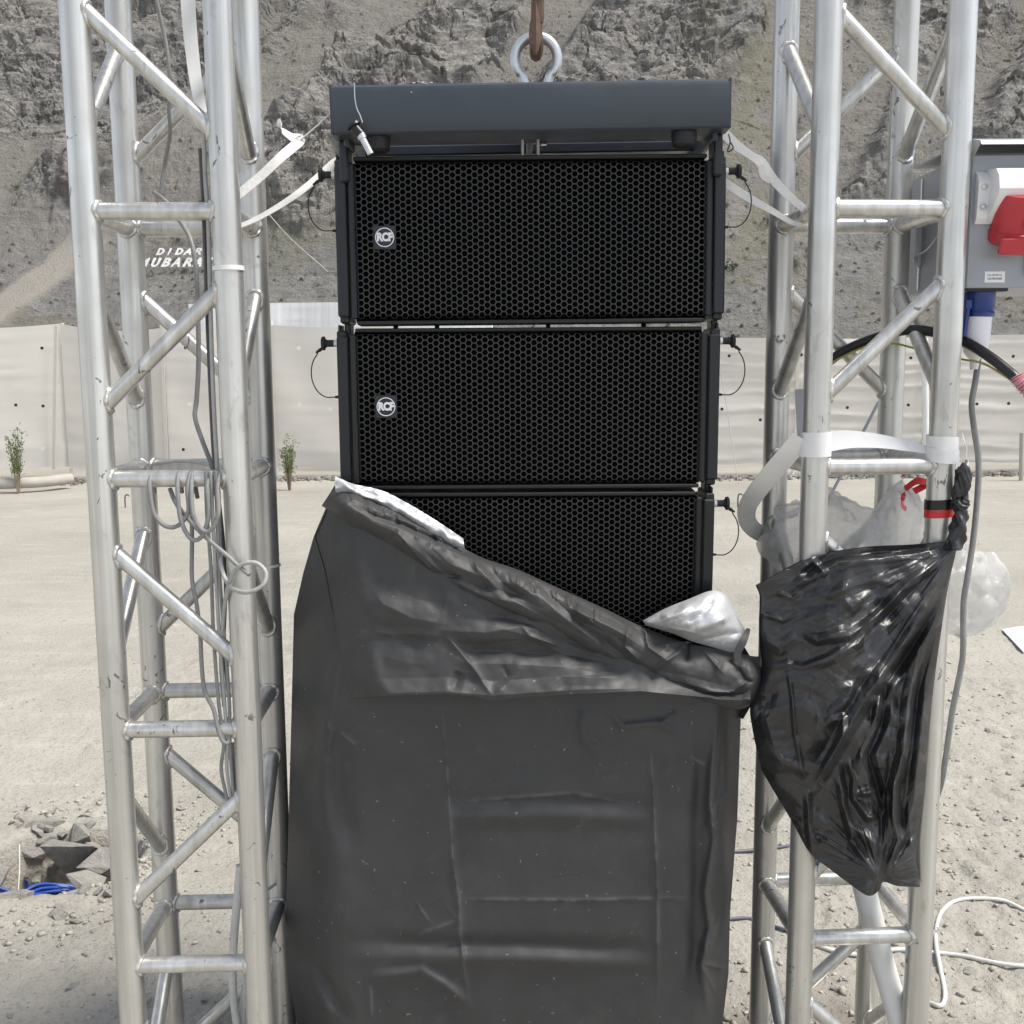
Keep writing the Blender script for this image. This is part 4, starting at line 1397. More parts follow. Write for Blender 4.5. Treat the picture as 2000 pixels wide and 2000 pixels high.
cov = thing('speaker_cover', 'charcoal waterproof cover with silver lining, slumped round the lower loudspeakers', 'cover', (.03, 1.95, .25))
OFF = np.array(cov.location)
def cloth(name, G, mat, parent, worn=None):
    me = grid_mesh(name, G - OFF, mat, attrs={'worn': worn} if worn is not None else None)
    o = link(name, me, parent)
    return o
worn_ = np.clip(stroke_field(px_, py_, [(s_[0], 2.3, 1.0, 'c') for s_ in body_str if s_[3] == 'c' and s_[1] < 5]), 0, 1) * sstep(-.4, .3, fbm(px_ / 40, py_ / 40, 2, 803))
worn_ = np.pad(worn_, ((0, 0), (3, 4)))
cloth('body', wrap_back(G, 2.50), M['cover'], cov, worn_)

# skirt: the slack fold hanging below the turned-down edge
skirt_str = [
    (Z8([(250, 800), (560, 792), (725, 806), (1000, 786), (1250, 780)]), 15, .016, 't'),
    (Z8([(560, 610), (640, 650), (820, 655), (1000, 668), (1150, 700)]), 13, -.018, 't'),
    (Z8([(540, 580), (700, 590), (830, 568), (900, 590), (960, 622)]), 13, .014, 't'),
    (Z8([(725, 812), (665, 720), (600, 640), (560, 600)]), 8, .014, 'c'), (Z8([(725, 812), (800, 740), (830, 680)]), 9, .008, 't'),
    (Z8([(610, 720), (590, 790)]), 8, -.010, 't'), (Z8([(820, 560), (850, 600), (960, 640)]), 5, .009, 'c'),
    (Z8([(300, 420), (345, 490), (450, 540), (560, 560)]), 20, .018, 't'), (Z8([(240, 560), (330, 600), (520, 640)]), 20, -.012, 't'),
    (Z8([(570, 455), (545, 560)]), 3, .003, 'c'), (Z8([(220, 640), (300, 590), (560, 600)]), 8, .006, 't'),
    (Z8([(700, 520), (850, 560), (1050, 660)]), 12, -.016, 't'), (Z8([(760, 700), (780, 745)]), 4, -.006, 'c'),
    (Z8([(250, 815), (300, 740), (320, 640)]), 12, .008, 't'), (Z8([(900, 780), (960, 740), (1150, 745)]), 9, .008, 't'),
]
HEM = [(600, 1010), (634, 1120), (655, 1230), (674, 1325), (692, 1366), (760, 1360), (870, 1356), (925, 1360), (963, 1369), (1010, 1364), (1120, 1356), (1250, 1350), (1380, 1362), (1462, 1366)]
CUFF_LO = [(628, 988), (660, 1008), (700, 1040), (760, 1078), (830, 1118), (900, 1162), (960, 1190), (1030, 1216), (1100, 1250), (1170, 1290), (1240, 1322), (1320, 1356), (1400, 1382), (1450, 1384), (1484, 1362)]
cuff_y = lambda px: np.interp(px, [p[0] for p in CUFF_LO], [p[1] for p in CUFF_LO])
hem_y = lambda px: np.interp(px, [p[0] for p in HEM], [p[1] for p in HEM])
nu, nv = 280, 170
s = np.linspace(0, 1, nu)[None, :]; vv = np.linspace(0, 1, nv)[:, None]
pxs = 606 + s * (1466 - 606) + 0 * vv
t0 = cuff_y(pxs) - 30; h0 = np.maximum(hem_y(pxs), t0 + 14)
v2 = np.minimum(vv / .93, 1)
py_ = t0 + (h0 - t0) * v2
roll = np.clip((vv - .93) / .07, 0, 1)
px_ = np.maximum(pxs + 0 * py_, xl(py_) + 3)
cl = np.clip(1 - (px_ - xl(py_)) / 112, 0, 1)
prox = sstep(0, 75, px_ - np.interp(py_, [p[1] for p in HEM[:5]], [p[0] for p in HEM[:5]]))
dep = 1.950 - .030 * sstep(960, 1900, py_) - .0015 - prox * (.022 + .026 * v2 ** 1.5) + .15 * cl ** 2.2
dep = dep - prox * .78 * stroke_field(px_, py_, skirt_str) - prox * (.004 * fbm(px_ / 90, py_ / 90, 3, 811) + .006 * crumple(px_, py_, 4, 812, 1 / 100.)) - .0035 * fbm(px_ / 150, py_ / 190, 3, 801)
dep = dep + roll * .055 * prox
py2 = py_ - 7 * np.sin(roll * math.pi / 2)
cloth('slack_fold', pt_np(px_, py2, dep), M['cover'], cov)

# cuff: the edge turned down on itself, gathered along its draw-hem
cuff_str = [
    (Z8([(215, 128), (320, 190), (420, 222), (520, 268), (620, 308), (750, 350), (880, 395), (1010, 448), (1120, 505), (1210, 570), (1300, 640)]), 4.5, -.016, 't'),
    (Z8([(200, 160), (400, 250), (560, 395), (700, 470), (850, 545), (1000, 620), (1190, 730), (1330, 800)]), 11, .010, 't'),
    (Z8([(480, 300), (560, 380), (690, 430), (850, 470)]), 9, -.012, 't'), (Z8([(395, 245), (470, 330), (560, 420)]), 4, .008, 'c'),
    (Z8([(400, 230), (370, 280)]), 3, -.006, 'c'), (Z8([(700, 360), (780, 440), (900, 510)]), 8, -.010, 't'), (Z8([(640, 320), (760, 470)]), 6, .007, 't'),
    (Z8([(860, 400), (960, 500), (1100, 610), (1200, 690)]), 7, -.011, 't'), (Z8([(980, 500), (1150, 580), (1240, 640)]), 7, .012, 't'),
    (Z8([(1190, 560), (1180, 640), (1230, 690)]), 6, .012, 'c'), (Z8([(1240, 560), (1260, 640), (1330, 690)]), 6, .012, 'c'),
    (Z8([(1395, 612), (1360, 660), (1270, 720)]), 5, .012, 'c'), (Z8([(1395, 612), (1440, 640), (1520, 735)]), 5, .010, 'c'), (Z8([(1395, 612), (1300, 640)]), 5, .010, 'c'),
    (Z8([(1395, 615), (1390, 690)]), 4, -.014, 'c'), (Z8([(1430, 615), (1510, 690), (1490, 740)]), 4, .007, 'c'),
    (Z8([(1250, 740), (1370, 760), (1520, 800)]), 8, .010, 't'), (Z8([(1420, 790), (1540, 795), (1620, 740)]), 5, .010, 'c'),
    (Z8([(1560, 700), (1590, 750), (1620, 760)]), 5, -.014, 'c'), (Z8([(500, 370), (530, 390), (620, 400)]), 5, -.012, 'c'),
]
gr_rng = np.random.default_rng(91)
for q in range(44):                                      # gathers along the hem
    x0 = gr_rng.uniform(660, 1300); y0 = rim_y(x0) + gr_rng.uniform(2, 12)
    L = gr_rng.uniform(12, 30); dx = gr_rng.uniform(-2, 9)
    cuff_str.append(([(x0, y0), (x0 + dx, y0 + L)], gr_rng.uniform(2.5, 5), gr_rng.choice([-1, 1]) * gr_rng.uniform(.003, .008), 'c'))
nu, nv = 400, 90
cx, cy, U, Vv = coons(RIM + [(1486, 1275)], [(1486, 1275), (1489, 1320), (1484, 1362)], CUFF_LO, [(655, 945), (645, 962), (628, 988)], nu, nv)
bulge = np.sin(math.pi * np.clip(Vv, 0, 1)) ** .7
dep = 1.966 - .052 * bulge - .012 * Vv + .03 * (Vv > .97) * (Vv - .97) / .03
dep = dep + .09 * np.clip(1 - U / .045, 0, 1) ** 2 + .05 * np.clip((U - .965) / .035, 0, 1) ** 2
dep = dep - stroke_field(cx, cy, cuff_str) - .004 * fbm(cx / 60, cy / 60, 3, 821) - .0035 * crumple(cx, cy, 7, 822, 1 / 60.)
cloth('turned_cuff', pt_np(cx, cy, dep), M['cover'], cov)

# silver lining showing at the upper left and as a puff at the right
cx, cy, U, Vv = coons([(655, 930), (690, 945), (745, 958), (800, 985), (860, 1022), (905, 1052)], [(905, 1052), (906, 1062), (908, 1072)],
                      [(656, 962), (700, 975), (770, 1008), (830, 1042), (880, 1064), (908, 1072)], [(655, 930), (654, 945), (656, 962)], 120, 22)
sl = [([(664, 938), (700, 965), (760, 985)], 5, .008, 'r'), ([(690, 955), (720, 985), (760, 1000)], 4, -.006, 'c'), ([(735, 965), (790, 1000), (850, 1035)], 5, .006, 'r')]
dep = 1.962 - .010 * np.sin(math.pi * Vv) - stroke_field(cx, cy, sl) - .022 * crumple(cx, cy, 3, 831, 1 / 34.)
o = cloth('lining_edge', pt_np(cx, cy, dep), M['silver'], cov); o['label'] = 'bright silver lining edge turned out at the upper left'
cx, cy, U, Vv = coons([(1256, 1212), (1300, 1188), (1345, 1170), (1388, 1154), (1418, 1162), (1436, 1196), (1462, 1240)], [(1462, 1240), (1456, 1256), (1446, 1276)],
                      [(1262, 1222), (1310, 1236), (1350, 1252), (1385, 1262), (1420, 1272), (1446, 1276)], [(1256, 1212), (1258, 1217), (1262, 1222)], 120, 50)
sl = [([(1290, 1210), (1330, 1195), (1350, 1180)], 8, .014, 'r'), ([(1330, 1215), (1370, 1200), (1395, 1165)], 6, -.012, 'r'), ([(1345, 1235), (1400, 1215), (1430, 1200)], 7, .010, 'r'),
      ([(1370, 1250), (1415, 1240), (1450, 1235)], 6, -.010, 'c'), ([(1300, 1225), (1380, 1240)], 5, .008, 'c')]
dep = 1.962 - .050 * np.sin(math.pi * Vv) * np.sin(math.pi * np.clip(U, .0, 1)) ** .6 - stroke_field(cx, cy, sl) - .012 * crumple(cx, cy, 4, 841, 1 / 45.)
o = cloth('lining_puff', pt_np(cx, cy, dep), M['silver'], cov); o['label'] = 'silver lining bulging out at the right corner'
# strap of the cover tied across to the tower
mb = MB().ribbon([p - cov.location for p in catmull(pts([(1446, 1402, 2.02), (1475, 1350, 2.05), (1500, 1290, 2.09), (1525, 1225, 2.12)]), 5)], .012, .0015, Vector((1, 0, .4)))
mb.build('tie_strap', M['cover'], cov)
mb = MB().ribbon([p - cov.location for p in catmull(pts([(1462, 1228, 1.95), (1452, 1252, 1.93), (1440, 1278, 1.925), (1448, 1300, 1.92)]), 5)], [.006, .009, .011, .012, .013, .014, .014, .014, .014, .014, .013, .012, .011, .01, .009, .008][:16], .002, Vector((1, 0, 0)))
mb.build('corner_tab', M['cover'], cov)

# ------------------------------------------------------------------ black plastic bag tied to the right tower
k = NT('black_film')
v = k.coords(rand=False)
n2 = k.noise(24, 3, .65, v, .5)
M['film'] = k.P(col=(.020, .0205, .022), rough=k.ramp(k.noise(9, 2, .6, v), [(.3, .29), (.7, .44)]), spec=.65, normal=k.bump(k.math('ADD', k.math('MULTIPLY', k.facets(9, k.warp(v, 8, .07)), .42), k.math('MULTIPLY', k.facets(24, k.warp(v, 16, .03)), .30)), 1.0, .9))
Z7 = lambda seq: [(1400 + x * .4918, 1050 + y * .4918) for x, y in seq]
TIE = (1872, 1060); GAT = (1716, 1712)
b_top = Z7([(155, 190), (230, 150), (340, 92), (440, 62), (600, 38), (760, 30), (880, 20), (958, 14)])
b_right = Z7([(958, 14), (945, 80), (918, 200), (890, 380), (865, 560), (845, 760), (828, 960), (806, 1130), (788, 1230), (796, 1310), (808, 1388)])
b_left = Z7([(155, 190), (172, 240), (168, 330), (172, 430), (178, 520), (135, 655), (142, 760), (178, 925)])
b_bot = Z7([(178, 925), (240, 1030), (300, 1130), (368, 1250), (440, 1310), (520, 1370), (600, 1422), (645, 1400), (662, 1368), (720, 1384), (808, 1388)])
bag_str = [
    (Z7([(940, 45), (700, 75), (480, 100), (340, 170), (240, 245)]), 7, .020, 't'),          # lip of the mouth
    (Z7([(930, 40), (760, 48), (600, 62), (470, 85), (360, 130)]), 9, -.030, 't'),
    (Z7([(930, 60), (760, 180), (640, 310), (530, 390), (350, 410)]), 7, .018, 't'), (Z7([(930, 75), (800, 190), (690, 300), (560, 420)]), 8, -.014, 't'),
    (Z7([(925, 90), (840, 260), (740, 420), (600, 620), (500, 790), (400, 960), (370, 1000)]), 10, .030, 't'),
    (Z7([(925, 110), (860, 300), (780, 430), (660, 600), (560, 760)]), 9, -.026, 't'),
    (Z7([(915, 160), (870, 330), (800, 450), (760, 640), (740, 850), (700, 1000), (690, 1300)]), 8, .024, 't'),
    (Z7([(880, 350), (800, 620), (770, 850), (740, 1060)]), 8, -.020, 't'), (Z7([(890, 300), (830, 560), (810, 800), (780, 1050), (700, 1330)]), 7, .020, 't'),
    (Z7([(640, 500), (650, 600), (630, 760), (570, 880), (560, 1000)]), 6, .016, 't'), (Z7([(670, 580), (660, 720), (600, 860), (640, 1000), (655, 1200)]), 8, -.030, 't'),
    (Z7([(280, 500), (300, 640), (310, 780), (350, 970)]), 3.5, .012, 't'), (Z7([(175, 520), (280, 500), (340, 515), (450, 470), (550, 400)]), 5, .012, 't'),
    (Z7([(345, 375), (400, 410), (500, 370), (545, 380)]), 6, .016, 't'), (Z7([(345, 520), (450, 490), (560, 420), (650, 310)]), 6, .016, 't'),
    (Z7([(480, 600), (540, 590), (520, 640), (470, 680), (420, 760)]), 7, .014, 't'), (Z7([(430, 740), (500, 715), (500, 790), (390, 990)]), 6, .020, 't'),
    (Z7([(220, 850), (260, 900), (340, 925), (360, 950)]), 8, .014, 't'), (Z7([(190, 700), (230, 850), (300, 900)]), 16, .016, 't'),
    (Z7([(360, 1000), (365, 1150), (380, 1260)]), 5, .018, 't'), (Z7([(380, 1010), (450, 1100), (520, 1180), (600, 1280)]), 10, -.014, 't'),
    (Z7([(480, 900), (500, 1050), (540, 1200), (600, 1300), (650, 1360)]), 6, .022, 't'), (Z7([(520, 880), (545, 960), (540, 1060)]), 5, .020, 't'),
    (Z7([(545, 1020), (620, 1010), (660, 1110)]), 5, .022, 't'), (Z7([(545, 1030), (600, 1110), (655, 1110)]), 6, .018, 't'), (Z7([(520, 1140), (600, 1190), (640, 1240)]), 7, .016, 't'),
    (Z7([(705, 960), (700, 1100), (720, 1200), (670, 1340)]), 4, .022, 't'), (Z7([(740, 1060), (750, 1220), (680, 1340)]), 5, -.022, 't'), (Z7([(790, 1180), (740, 1260), (665, 1350)]), 5, .018, 't'),
    (Z7([(380, 1190), (410, 1185), (425, 1215)]), 6, .014, 't'), (Z7([(230, 215), (300, 240), (340, 210)]), 4, .010, 't'), (Z7([(175, 300), (260, 330), (330, 300)]), 4, .008, 't'),
    (Z7([(330, 130), (380, 95), (420, 130), (430, 170)]), 6, .020, 't'), (Z7([(350, 170), (370, 110), (400, 100)]), 7, -.016, 't'),
    (Z7([(180, 400), (250, 440), (330, 380)]), 8, .010, 't'), (Z7([(500, 240), (540, 280), (600, 230)]), 6, .008, 't'), (Z7([(560, 190), (620, 170), (690, 180)]), 5, .007, 't'),
]
nu, nv = 300, 330
cx, cy, U, Vv = coons(b_top, b_right, b_bot, b_left, nu, nv)
env = np.sin(math.pi * np.clip(U, 0, 1)) ** .55 * np.sin(math.pi * np.clip(Vv * .93 + .03, 0, 1)) ** .5
rT = np.hypot(cx - TIE[0], cy - TIE[1]); aT = np.arctan2(cy - TIE[1], cx - TIE[0])
rG = np.hypot(cx - GAT[0], cy - GAT[1]); aG = np.arctan2(cy - GAT[1], cx - GAT[0])
fanT = ridged(aT * 5.5, rT * .002, 3, 851, .6) * np.exp(-rT / 260) * np.minimum(rT / 60, 1)
fanG = ridged(aG * 4.5 + .002 * rG, rG * .003, 3, 861, .6) * np.exp(-rG / 190) * np.minimum(rG / 40, 1)
rough_ = .005 * fanT + .005 * fanG + stroke_field(cx, cy, bag_str) * .75 + .058 * (crumple(cx, cy, 3, 871, 1 / 210., .7, 1.5) - .25) + .030 * (crumple(cx, cy, 3, 875, 1 / 95., .7, 1.5) - .25) + .011 * (crumple(cx, cy, 3, 877, 1 / 46., .7, 1.5) - .25) * sstep(-.6, .3, fbm(cx / 120, cy / 120, 2, 879)) + .0008 * fbm(cx / 40, cy / 40, 2, 881)
dep = 1.955 - .075 * env - rough_ * (.25 + .75 * np.minimum(env * 1.6, 1))
bag = thing('black_plastic_bag', 'crumpled black plastic bag knotted to the front leg of the right tower', 'plastic bag', (.70, 1.93, .75))
OFFB = np.array(bag.location)
link('front_film', grid_mesh('front_film', pt_np(cx, cy, dep) - OFFB, M['film']), bag)
depb = 1.957 + .010 * env + .016 * env * crumple(cx, cy, 7, 873, 1 / 120.)
Gb = pt_np(cx, cy, depb)
# the real back lies straight behind the front, not along the view ray
F0 = pt_np(cx, cy, np.full(cx.shape, 1.955)); Gb[..., 0] = F0[..., 0]; Gb[..., 2] = F0[..., 2]
link('back_film', grid_mesh('back_film', Gb - OFFB, M['film']), bag)
# twisted neck and knot
P_ = catmull([pt(*p) - bag.location for p in [(1862, 1072, 1.942), (1868, 1045, 1.941), (1874, 1020, 1.942), (1876, 1000, 1.945), (1874, 985, 1.949)]], 8)
nk = MB(); V, F = [], []; n = 22; m_ = len(P_)
for i, p in enumerate(P_):                               # film wrung into a rope: a lobed section that twists as it climbs
    for k_ in range(n):
        a = 2 * math.pi * k_ / n
        rr = (.0165 - .0075 * i / m_) * (1 + .22 * math.sin(3 * a + i * .42) + .10 * math.sin(5 * a - i * .5))
        V.append(p + Vector((rr * math.cos(a), rr * math.sin(a), 0)))
for i in range(m_ - 1):
    for k_ in range(n): F.append((i * n + k_, i * n + (k_ + 1) % n, (i + 1) * n + (k_ + 1) % n, (i + 1) * n + k_))
nk.add(V, F).build('twisted_neck', M['film'], bag, 60)
def film_lump(c, s, seed):
    nu_, nv_ = 40, 28
    u = np.linspace(0, 2 * math.pi, nu_)[None, :]; w = np.linspace(.02, math.pi - .02, nv_)[:, None]
    x, y, z = np.cos(u) * np.sin(w), np.sin(u) * np.sin(w), np.cos(w) + 0 * u
    m = .72 + 1.3 * (crumple(x * 1.2 + z, y * 1.2 - z * .6, 4, seed, 1.1) ) + .2 * fbm(x * 2 + z, y * 2 - z, 3, seed)
    G = np.stack([x * m * s[0], y * m * s[1], z * m * s[2]], -1)
    return link('knot', grid_mesh('knot', G, M['film']), bag, Vector(c) - bag.location)
film_lump(pt(1879, 945, 1.952), (.013, .012, .030), 1001)
film_lump(pt(1876, 986, 1.947), (.015, .012, .013), 1003)
# tapes round that leg
lx, ly = leg_xy(TR, 1)
def leg_band(name, label, cat, z0, z1, mat, r=.0262, tilt=0, lx=lx, ly=ly, th=.0012, n=40, grp=None):
    mb = MB(); V, F = [], []
    for k_ in range(n):
        a = 2 * math.pi * k_ / n
        t = tilt * math.cos(a + .6)
        for rr, z in ((r, z0 + t), (r + th, z0 + t), (r + th, z1 + t), (r, z1 + t)):
            V.append((rr * math.cos(a), rr * math.sin(a), z - (z0 + z1) / 2))
    for k_ in range(n):
        j = (k_ + 1) % n
        for q in range(4): F.append((k_ * 4 + q, k_ * 4 + (q + 1) % 4, j * 4 + (q + 1) % 4, j * 4 + q))
    mb.add(V, F)
    o = mb.build(name, mat, None, 40, loc=(lx, ly, (z0 + z1) / 2))
    return tag(o, label, cat, grp)
zA = pt(1838, 978, ly - .026).z; zB = pt(1838, 997, ly - .026).z; zC = pt(1838, 1013, ly - .026).z
leg_band('black_tape', 'black tape wound round the leg just above the red tape', 'tape', zB, zA, M['blacktape'], .0262, .002)
leg_band('red_tape', 'red tape wound round the leg above the black bag', 'tape', zC, zB - .0006, M['redtape'], .0258, .002)

# ------------------------------------------------------------------ power distribution box on the right tower
BY0, BY1 = 2.012, 2.295
BX0 = pt(1890, 420, BY0).x
BX1, BZ0, BZ1 = BX0 + .30, pt(1940, 561, BY0).z, pt(1940, 284, BY0).z - .012
eb = thing('power_box', 'grey metal power distribution box with sockets, fixed outside the right tower', 'power box', ((BX0 + BX1) / 2, (BY0 + BY1) / 2, BZ0))
L0 = eb.location
def ep(name, mb, mat, parent=eb, smooth=35):
    mb.V = [tuple(Vector(q) - L0) for q in mb.V]
    return mb.build(name, mat, parent, smooth)
ep('housing', MB().box(((BX0 + BX1) / 2, (BY0 + BY1) / 2 + .004, (BZ0 + BZ1) / 2), (BX1 - BX0, BY1 - BY0, BZ1 - BZ0), .004), M['encl'])
fd = ep('front_plate', MB().box(((BX0 + BX1) / 2 + .002, BY0 - .006, (BZ0 + BZ1) / 2 - .004), (BX1 - BX0 + .006, .008, BZ1 - BZ0 - .004), .003), M['encl'])
# rain hood: a folded sheet over the top, overhanging the front
hood = MB()
hp = [(BY0 - .052, BZ1 + .004), (BY0 - .046, BZ1 + .012), (BY0 - .008, BZ1 + .022), (BY1 + .004, BZ1 + .024), (BY1 + .004, BZ1 + .021), (BY0 - .008, BZ1 + .019), (BY0 - .045, BZ1 + .008)]
hood.prism([(p[0], p[1]) for p in hp], BX1 - BX0 + .006, Matrix(((0, 0, 1, BX0 - .003), (1, 0, 0, 0), (0, 1, 0, 0), (0, 0, 0, 1))))
hood.prism([(BY0 - .046, BZ1 + .010), (BY0 - .008, BZ1 + .020), (BY0 - .008, BZ1 - .016)], .003, Matrix(((0, 0, 1, BX0 - .0035), (1, 0, 0, 0), (0, 1, 0, 0), (0, 0, 0, 1))))
ep('rain_hood', hood, M['encl'], eb, 25)
# hinge seam with bright screws on the side wall
ep('hinge_pin', MB().tube([(BX0 - .003, BY1 - .06, BZ0 + .01), (BX0 - .003, BY1 - .06, BZ1 - .01)], .0022, 8), M['steel'])
for yy in (BY1 - .075, BY0 + .085):
    br = ep('mounting_bracket', MB().box((BX0 - .010, yy, BZ0 + .105), (.006, .022, .095), .0015), M['encl'])
    ep('bracket_bolt', MB().lathe([(.0045, 0), (.0045, .004), (.003, .005)], (BX0 - .0135, yy, BZ0 + .072), 'X', 8, Matrix.Rotation(math.pi, 3, 'Z')), M['steel'], br)
# red five-pin socket in its white slanted holder
hx0, hx1 = pt(1912, 400, BY0 - .03).x, BX1 - .03
hzT, hzB = pt(1960, 330, BY0 - .04).z, pt(1930, 437, BY0 - .02).z
hol = MB()
pol = [(BY0 - .010, hzB), (BY0 - .016, hzB), (BY0 - .062, hzB + .045), (BY0 - .066, hzB + .055), (BY0 - .060, hzT - .012), (BY0 - .048, hzT), (BY0 - .010, hzT + .004)]
hol.prism(pol, hx1 - hx0 - .02, Matrix(((0, 0, 1, hx0 + .02), (1, 0, 0, 0), (0, 1, 0, 0), (0, 0, 0, 1))))
hol.prism([(BY0 - .010, hzB), (BY0 - .015, hzB), (BY0 - .022, hzB + .01), (BY0 - .026, hzT - .02), (BY0 - .018, hzT - .006), (BY0 - .010, hzT)], .0205, Matrix(((0, 0, 1, hx0), (1, 0, 0, 0), (0, 1, 0, 0), (0, 0, 0, 1))))
hd = ep('socket_holder', hol, M['pvc_white'], eb, 30)
for zz in (hzT - .028, hzT - .063):
    ep('holder_screw', MB().lathe([(.0052, -.002), (.0052, .002), (.0035, .003)], (hx0 + .010, BY0 - .0262, zz), 'Y', 14, Matrix.Rotation(math.pi, 3, 'Z')), M['steel'], hd)
rs_c = Vector((hx0 + .067, BY0 - .036, hzB + .040))
rot = Matrix.Rotation(R(22), 3, 'X')
rs = ep('red_socket', MB().lathe([(.039, .012), (.039, -.018), (.037, -.054), (.040, -.056), (.040, -.072), (.033, -.078)], rs_c, 'Z', 36, rot), M['red'], eb, 40)
fl = MB().box(rs_c + rot @ Vector((-.004, -.044, -.072)), (.062, .010, .030), .003, rot)
ep('socket_flap', fl, M['red'], rs)
ep('flap_hinge', MB().lathe([(.006, -.016), (.006, .016)], rs_c + rot @ Vector((.020, -.045, -.035)), 'X', 12), M['red'], rs)
# blue socket under the box with white plug
bz = BZ0
bc = Vector((pt(1912, 580, BY0 + .03).x, BY0 + .035, bz))
ep('socket_flange', MB().box((bc.x + .003, bc.y, bz - .004), (.076, .070, .007), .002), M['cable_black'])
bs = ep('blue_socket', MB().lathe([(.029, 0), (.029, -.030), (.0275, -.036), (.0290, -.038), (.0290, -.046), (.026, -.047)], (bc.x + .002, bc.y, bz - .006), 'Z', 28), M['blue'], eb, 40)
ep('blue_lid', MB().box((bc.x - .030, bc.y - .004, bz - .060), (.008, .048, .060), .004, Matrix.Rotation(R(6), 3, 'Y')), M['blue'], bs)
ep('lid_hinge', MB().box((bc.x - .028, bc.y - .022, bz - .030), (.014, .014, .018), .002), M['blue'], bs)
ep('white_plug', MB().lathe([(.0262, -.050), (.0270, -.056), (.0262, -.070), (.0265, -.072), (.0255, -.084), (.0258, -.086), (.0235, -.104), (.0205, -.118), (.013, -.128), (.0085, -.132), (.0080, -.150)],
                             (bc.x, bc.y, bz), 'Z', 28), M['pvc_white'], eb, 40)
# small printed label
lab = ep('rating_label', MB().box((pt(1943, 541, BY0 - .011).x, BY0 - .0106, pt(1943, 541, BY0 - .011).z), (.037, .0010, .020), .0003), M['pvc_white'])
pr = MB(); lr = np.random.default_rng(5)
lc = pt(1943, 541, BY0 - .0115)
for row, (zz, n, hgt) in enumerate(((.0035, 11, .0036), (-.0030, 13, .0044))):
    for q in range(n):
        x = lc.x - .0125 + .025 * q / (n - 1)
        h2 = hgt * lr.uniform(.75, 1.0)
        pr.box((x, BY0 - .01135, lc.z + zz), (lr.uniform(.0005, .0009), .0004, h2), .0001)
        if lr.random() < .6: pr.box((x + .0006, BY0 - .01135, lc.z + zz + h2 * lr.choice([-.45, 0, .45])), (.0014, .0004, .0005), .0001)
pr.V = [tuple(Vector(q) - L0) for q in pr.V]
pr.build('printed_characters', M['print_dark'], lab)
ep('earth_wire', MB().tube(catmull([(BX0 - .008, BY0 + .095, BZ0 + .115), (BX0 - .014, BY0 + .15, BZ0 + .085), (BX0 - .010, BY1 - .066, BZ0 + .08)], 6), .0018, 8), M['cable_pale'])
ep('junction_cover', MB().box((pt(2002, 500, BY0).x + .012, BY0 - .016, BZ0 + .045), (.03, .014, .05), .003), M['greypole'])

def cable(name, label, cat, P, r, mat, grp=None, n=10, sub=8, closed=False):
    Q = catmull(P, sub, closed)
    o0 = Q[0].copy()
    mb = MB().tube([q - o0 for q in Q], r, n, closed=closed)
    o = mb.build(name, mat, None, 60, loc=o0)
    return tag(o, label, cat, grp)

cable('supply_cable', 'grey cable hanging from the white plug of the power box to the ground', 'cable',
      pts([(1912, 668, 2.05), (1911, 700, 2.05), (1905, 745, 2.04), (1898, 790, 2.03), (1903, 840, 2.03), (1911, 900, 2.03), (1909, 970, 2.02), (1900, 1060, 2.01), (1889, 1130, 2), (1882, 1180, 2),
           (1881, 1270, 1.99), (1876, 1310, 1.99), (1860, 1390, 1.99), (1847, 1480, 2), (1838, 1530, 2.02), (1818, 1600, 2.09), (1808, 1700, 2.13), (1806, 1850, 2.15)]), .0058, M['cable_grey'])
cable('power_cable', 'thick black power cable arching through the right tower', 'cable',
      pts([(1585, 745, 2.22), (1606, 718, 2.215), (1650, 685, 2.2), (1710, 660, 2.17), (1770, 645, 2.13), (1830, 650, 2.09), (1885, 668, 2.03), (1930, 695, 1.99), (1965, 722, 1.96), (1990, 745, 1.94), (2040, 800, 1.93)]), .0098, M['cable_black'], n=16)
o = cable('cable_end_tape', 'red and white tape bunched round the end of the black power cable', 'tape',
      pts([(1985, 735, 1.942), (1992, 745, 1.938), (2003, 757, 1.935), (2020, 775, 1.93)]), [.012 + .0032 * math.sin(i * 2.3) for i in range(25)], M['pinktape'], n=12)
cable('earth_wire', 'thin yellow-green wire running under the black power cable', 'wire',
      pts([(1592, 738, 2.21), (1615, 715, 2.2), (1660, 690, 2.18), (1705, 673, 2.16), (1745, 671, 2.14), (1785, 680, 2.12), (1825, 692, 2.1), (1880, 702, 2.03), (1920, 710, 2), (1960, 733, 1.97), (2000, 760, 1.95)]), .0021, M['wire_yg'])

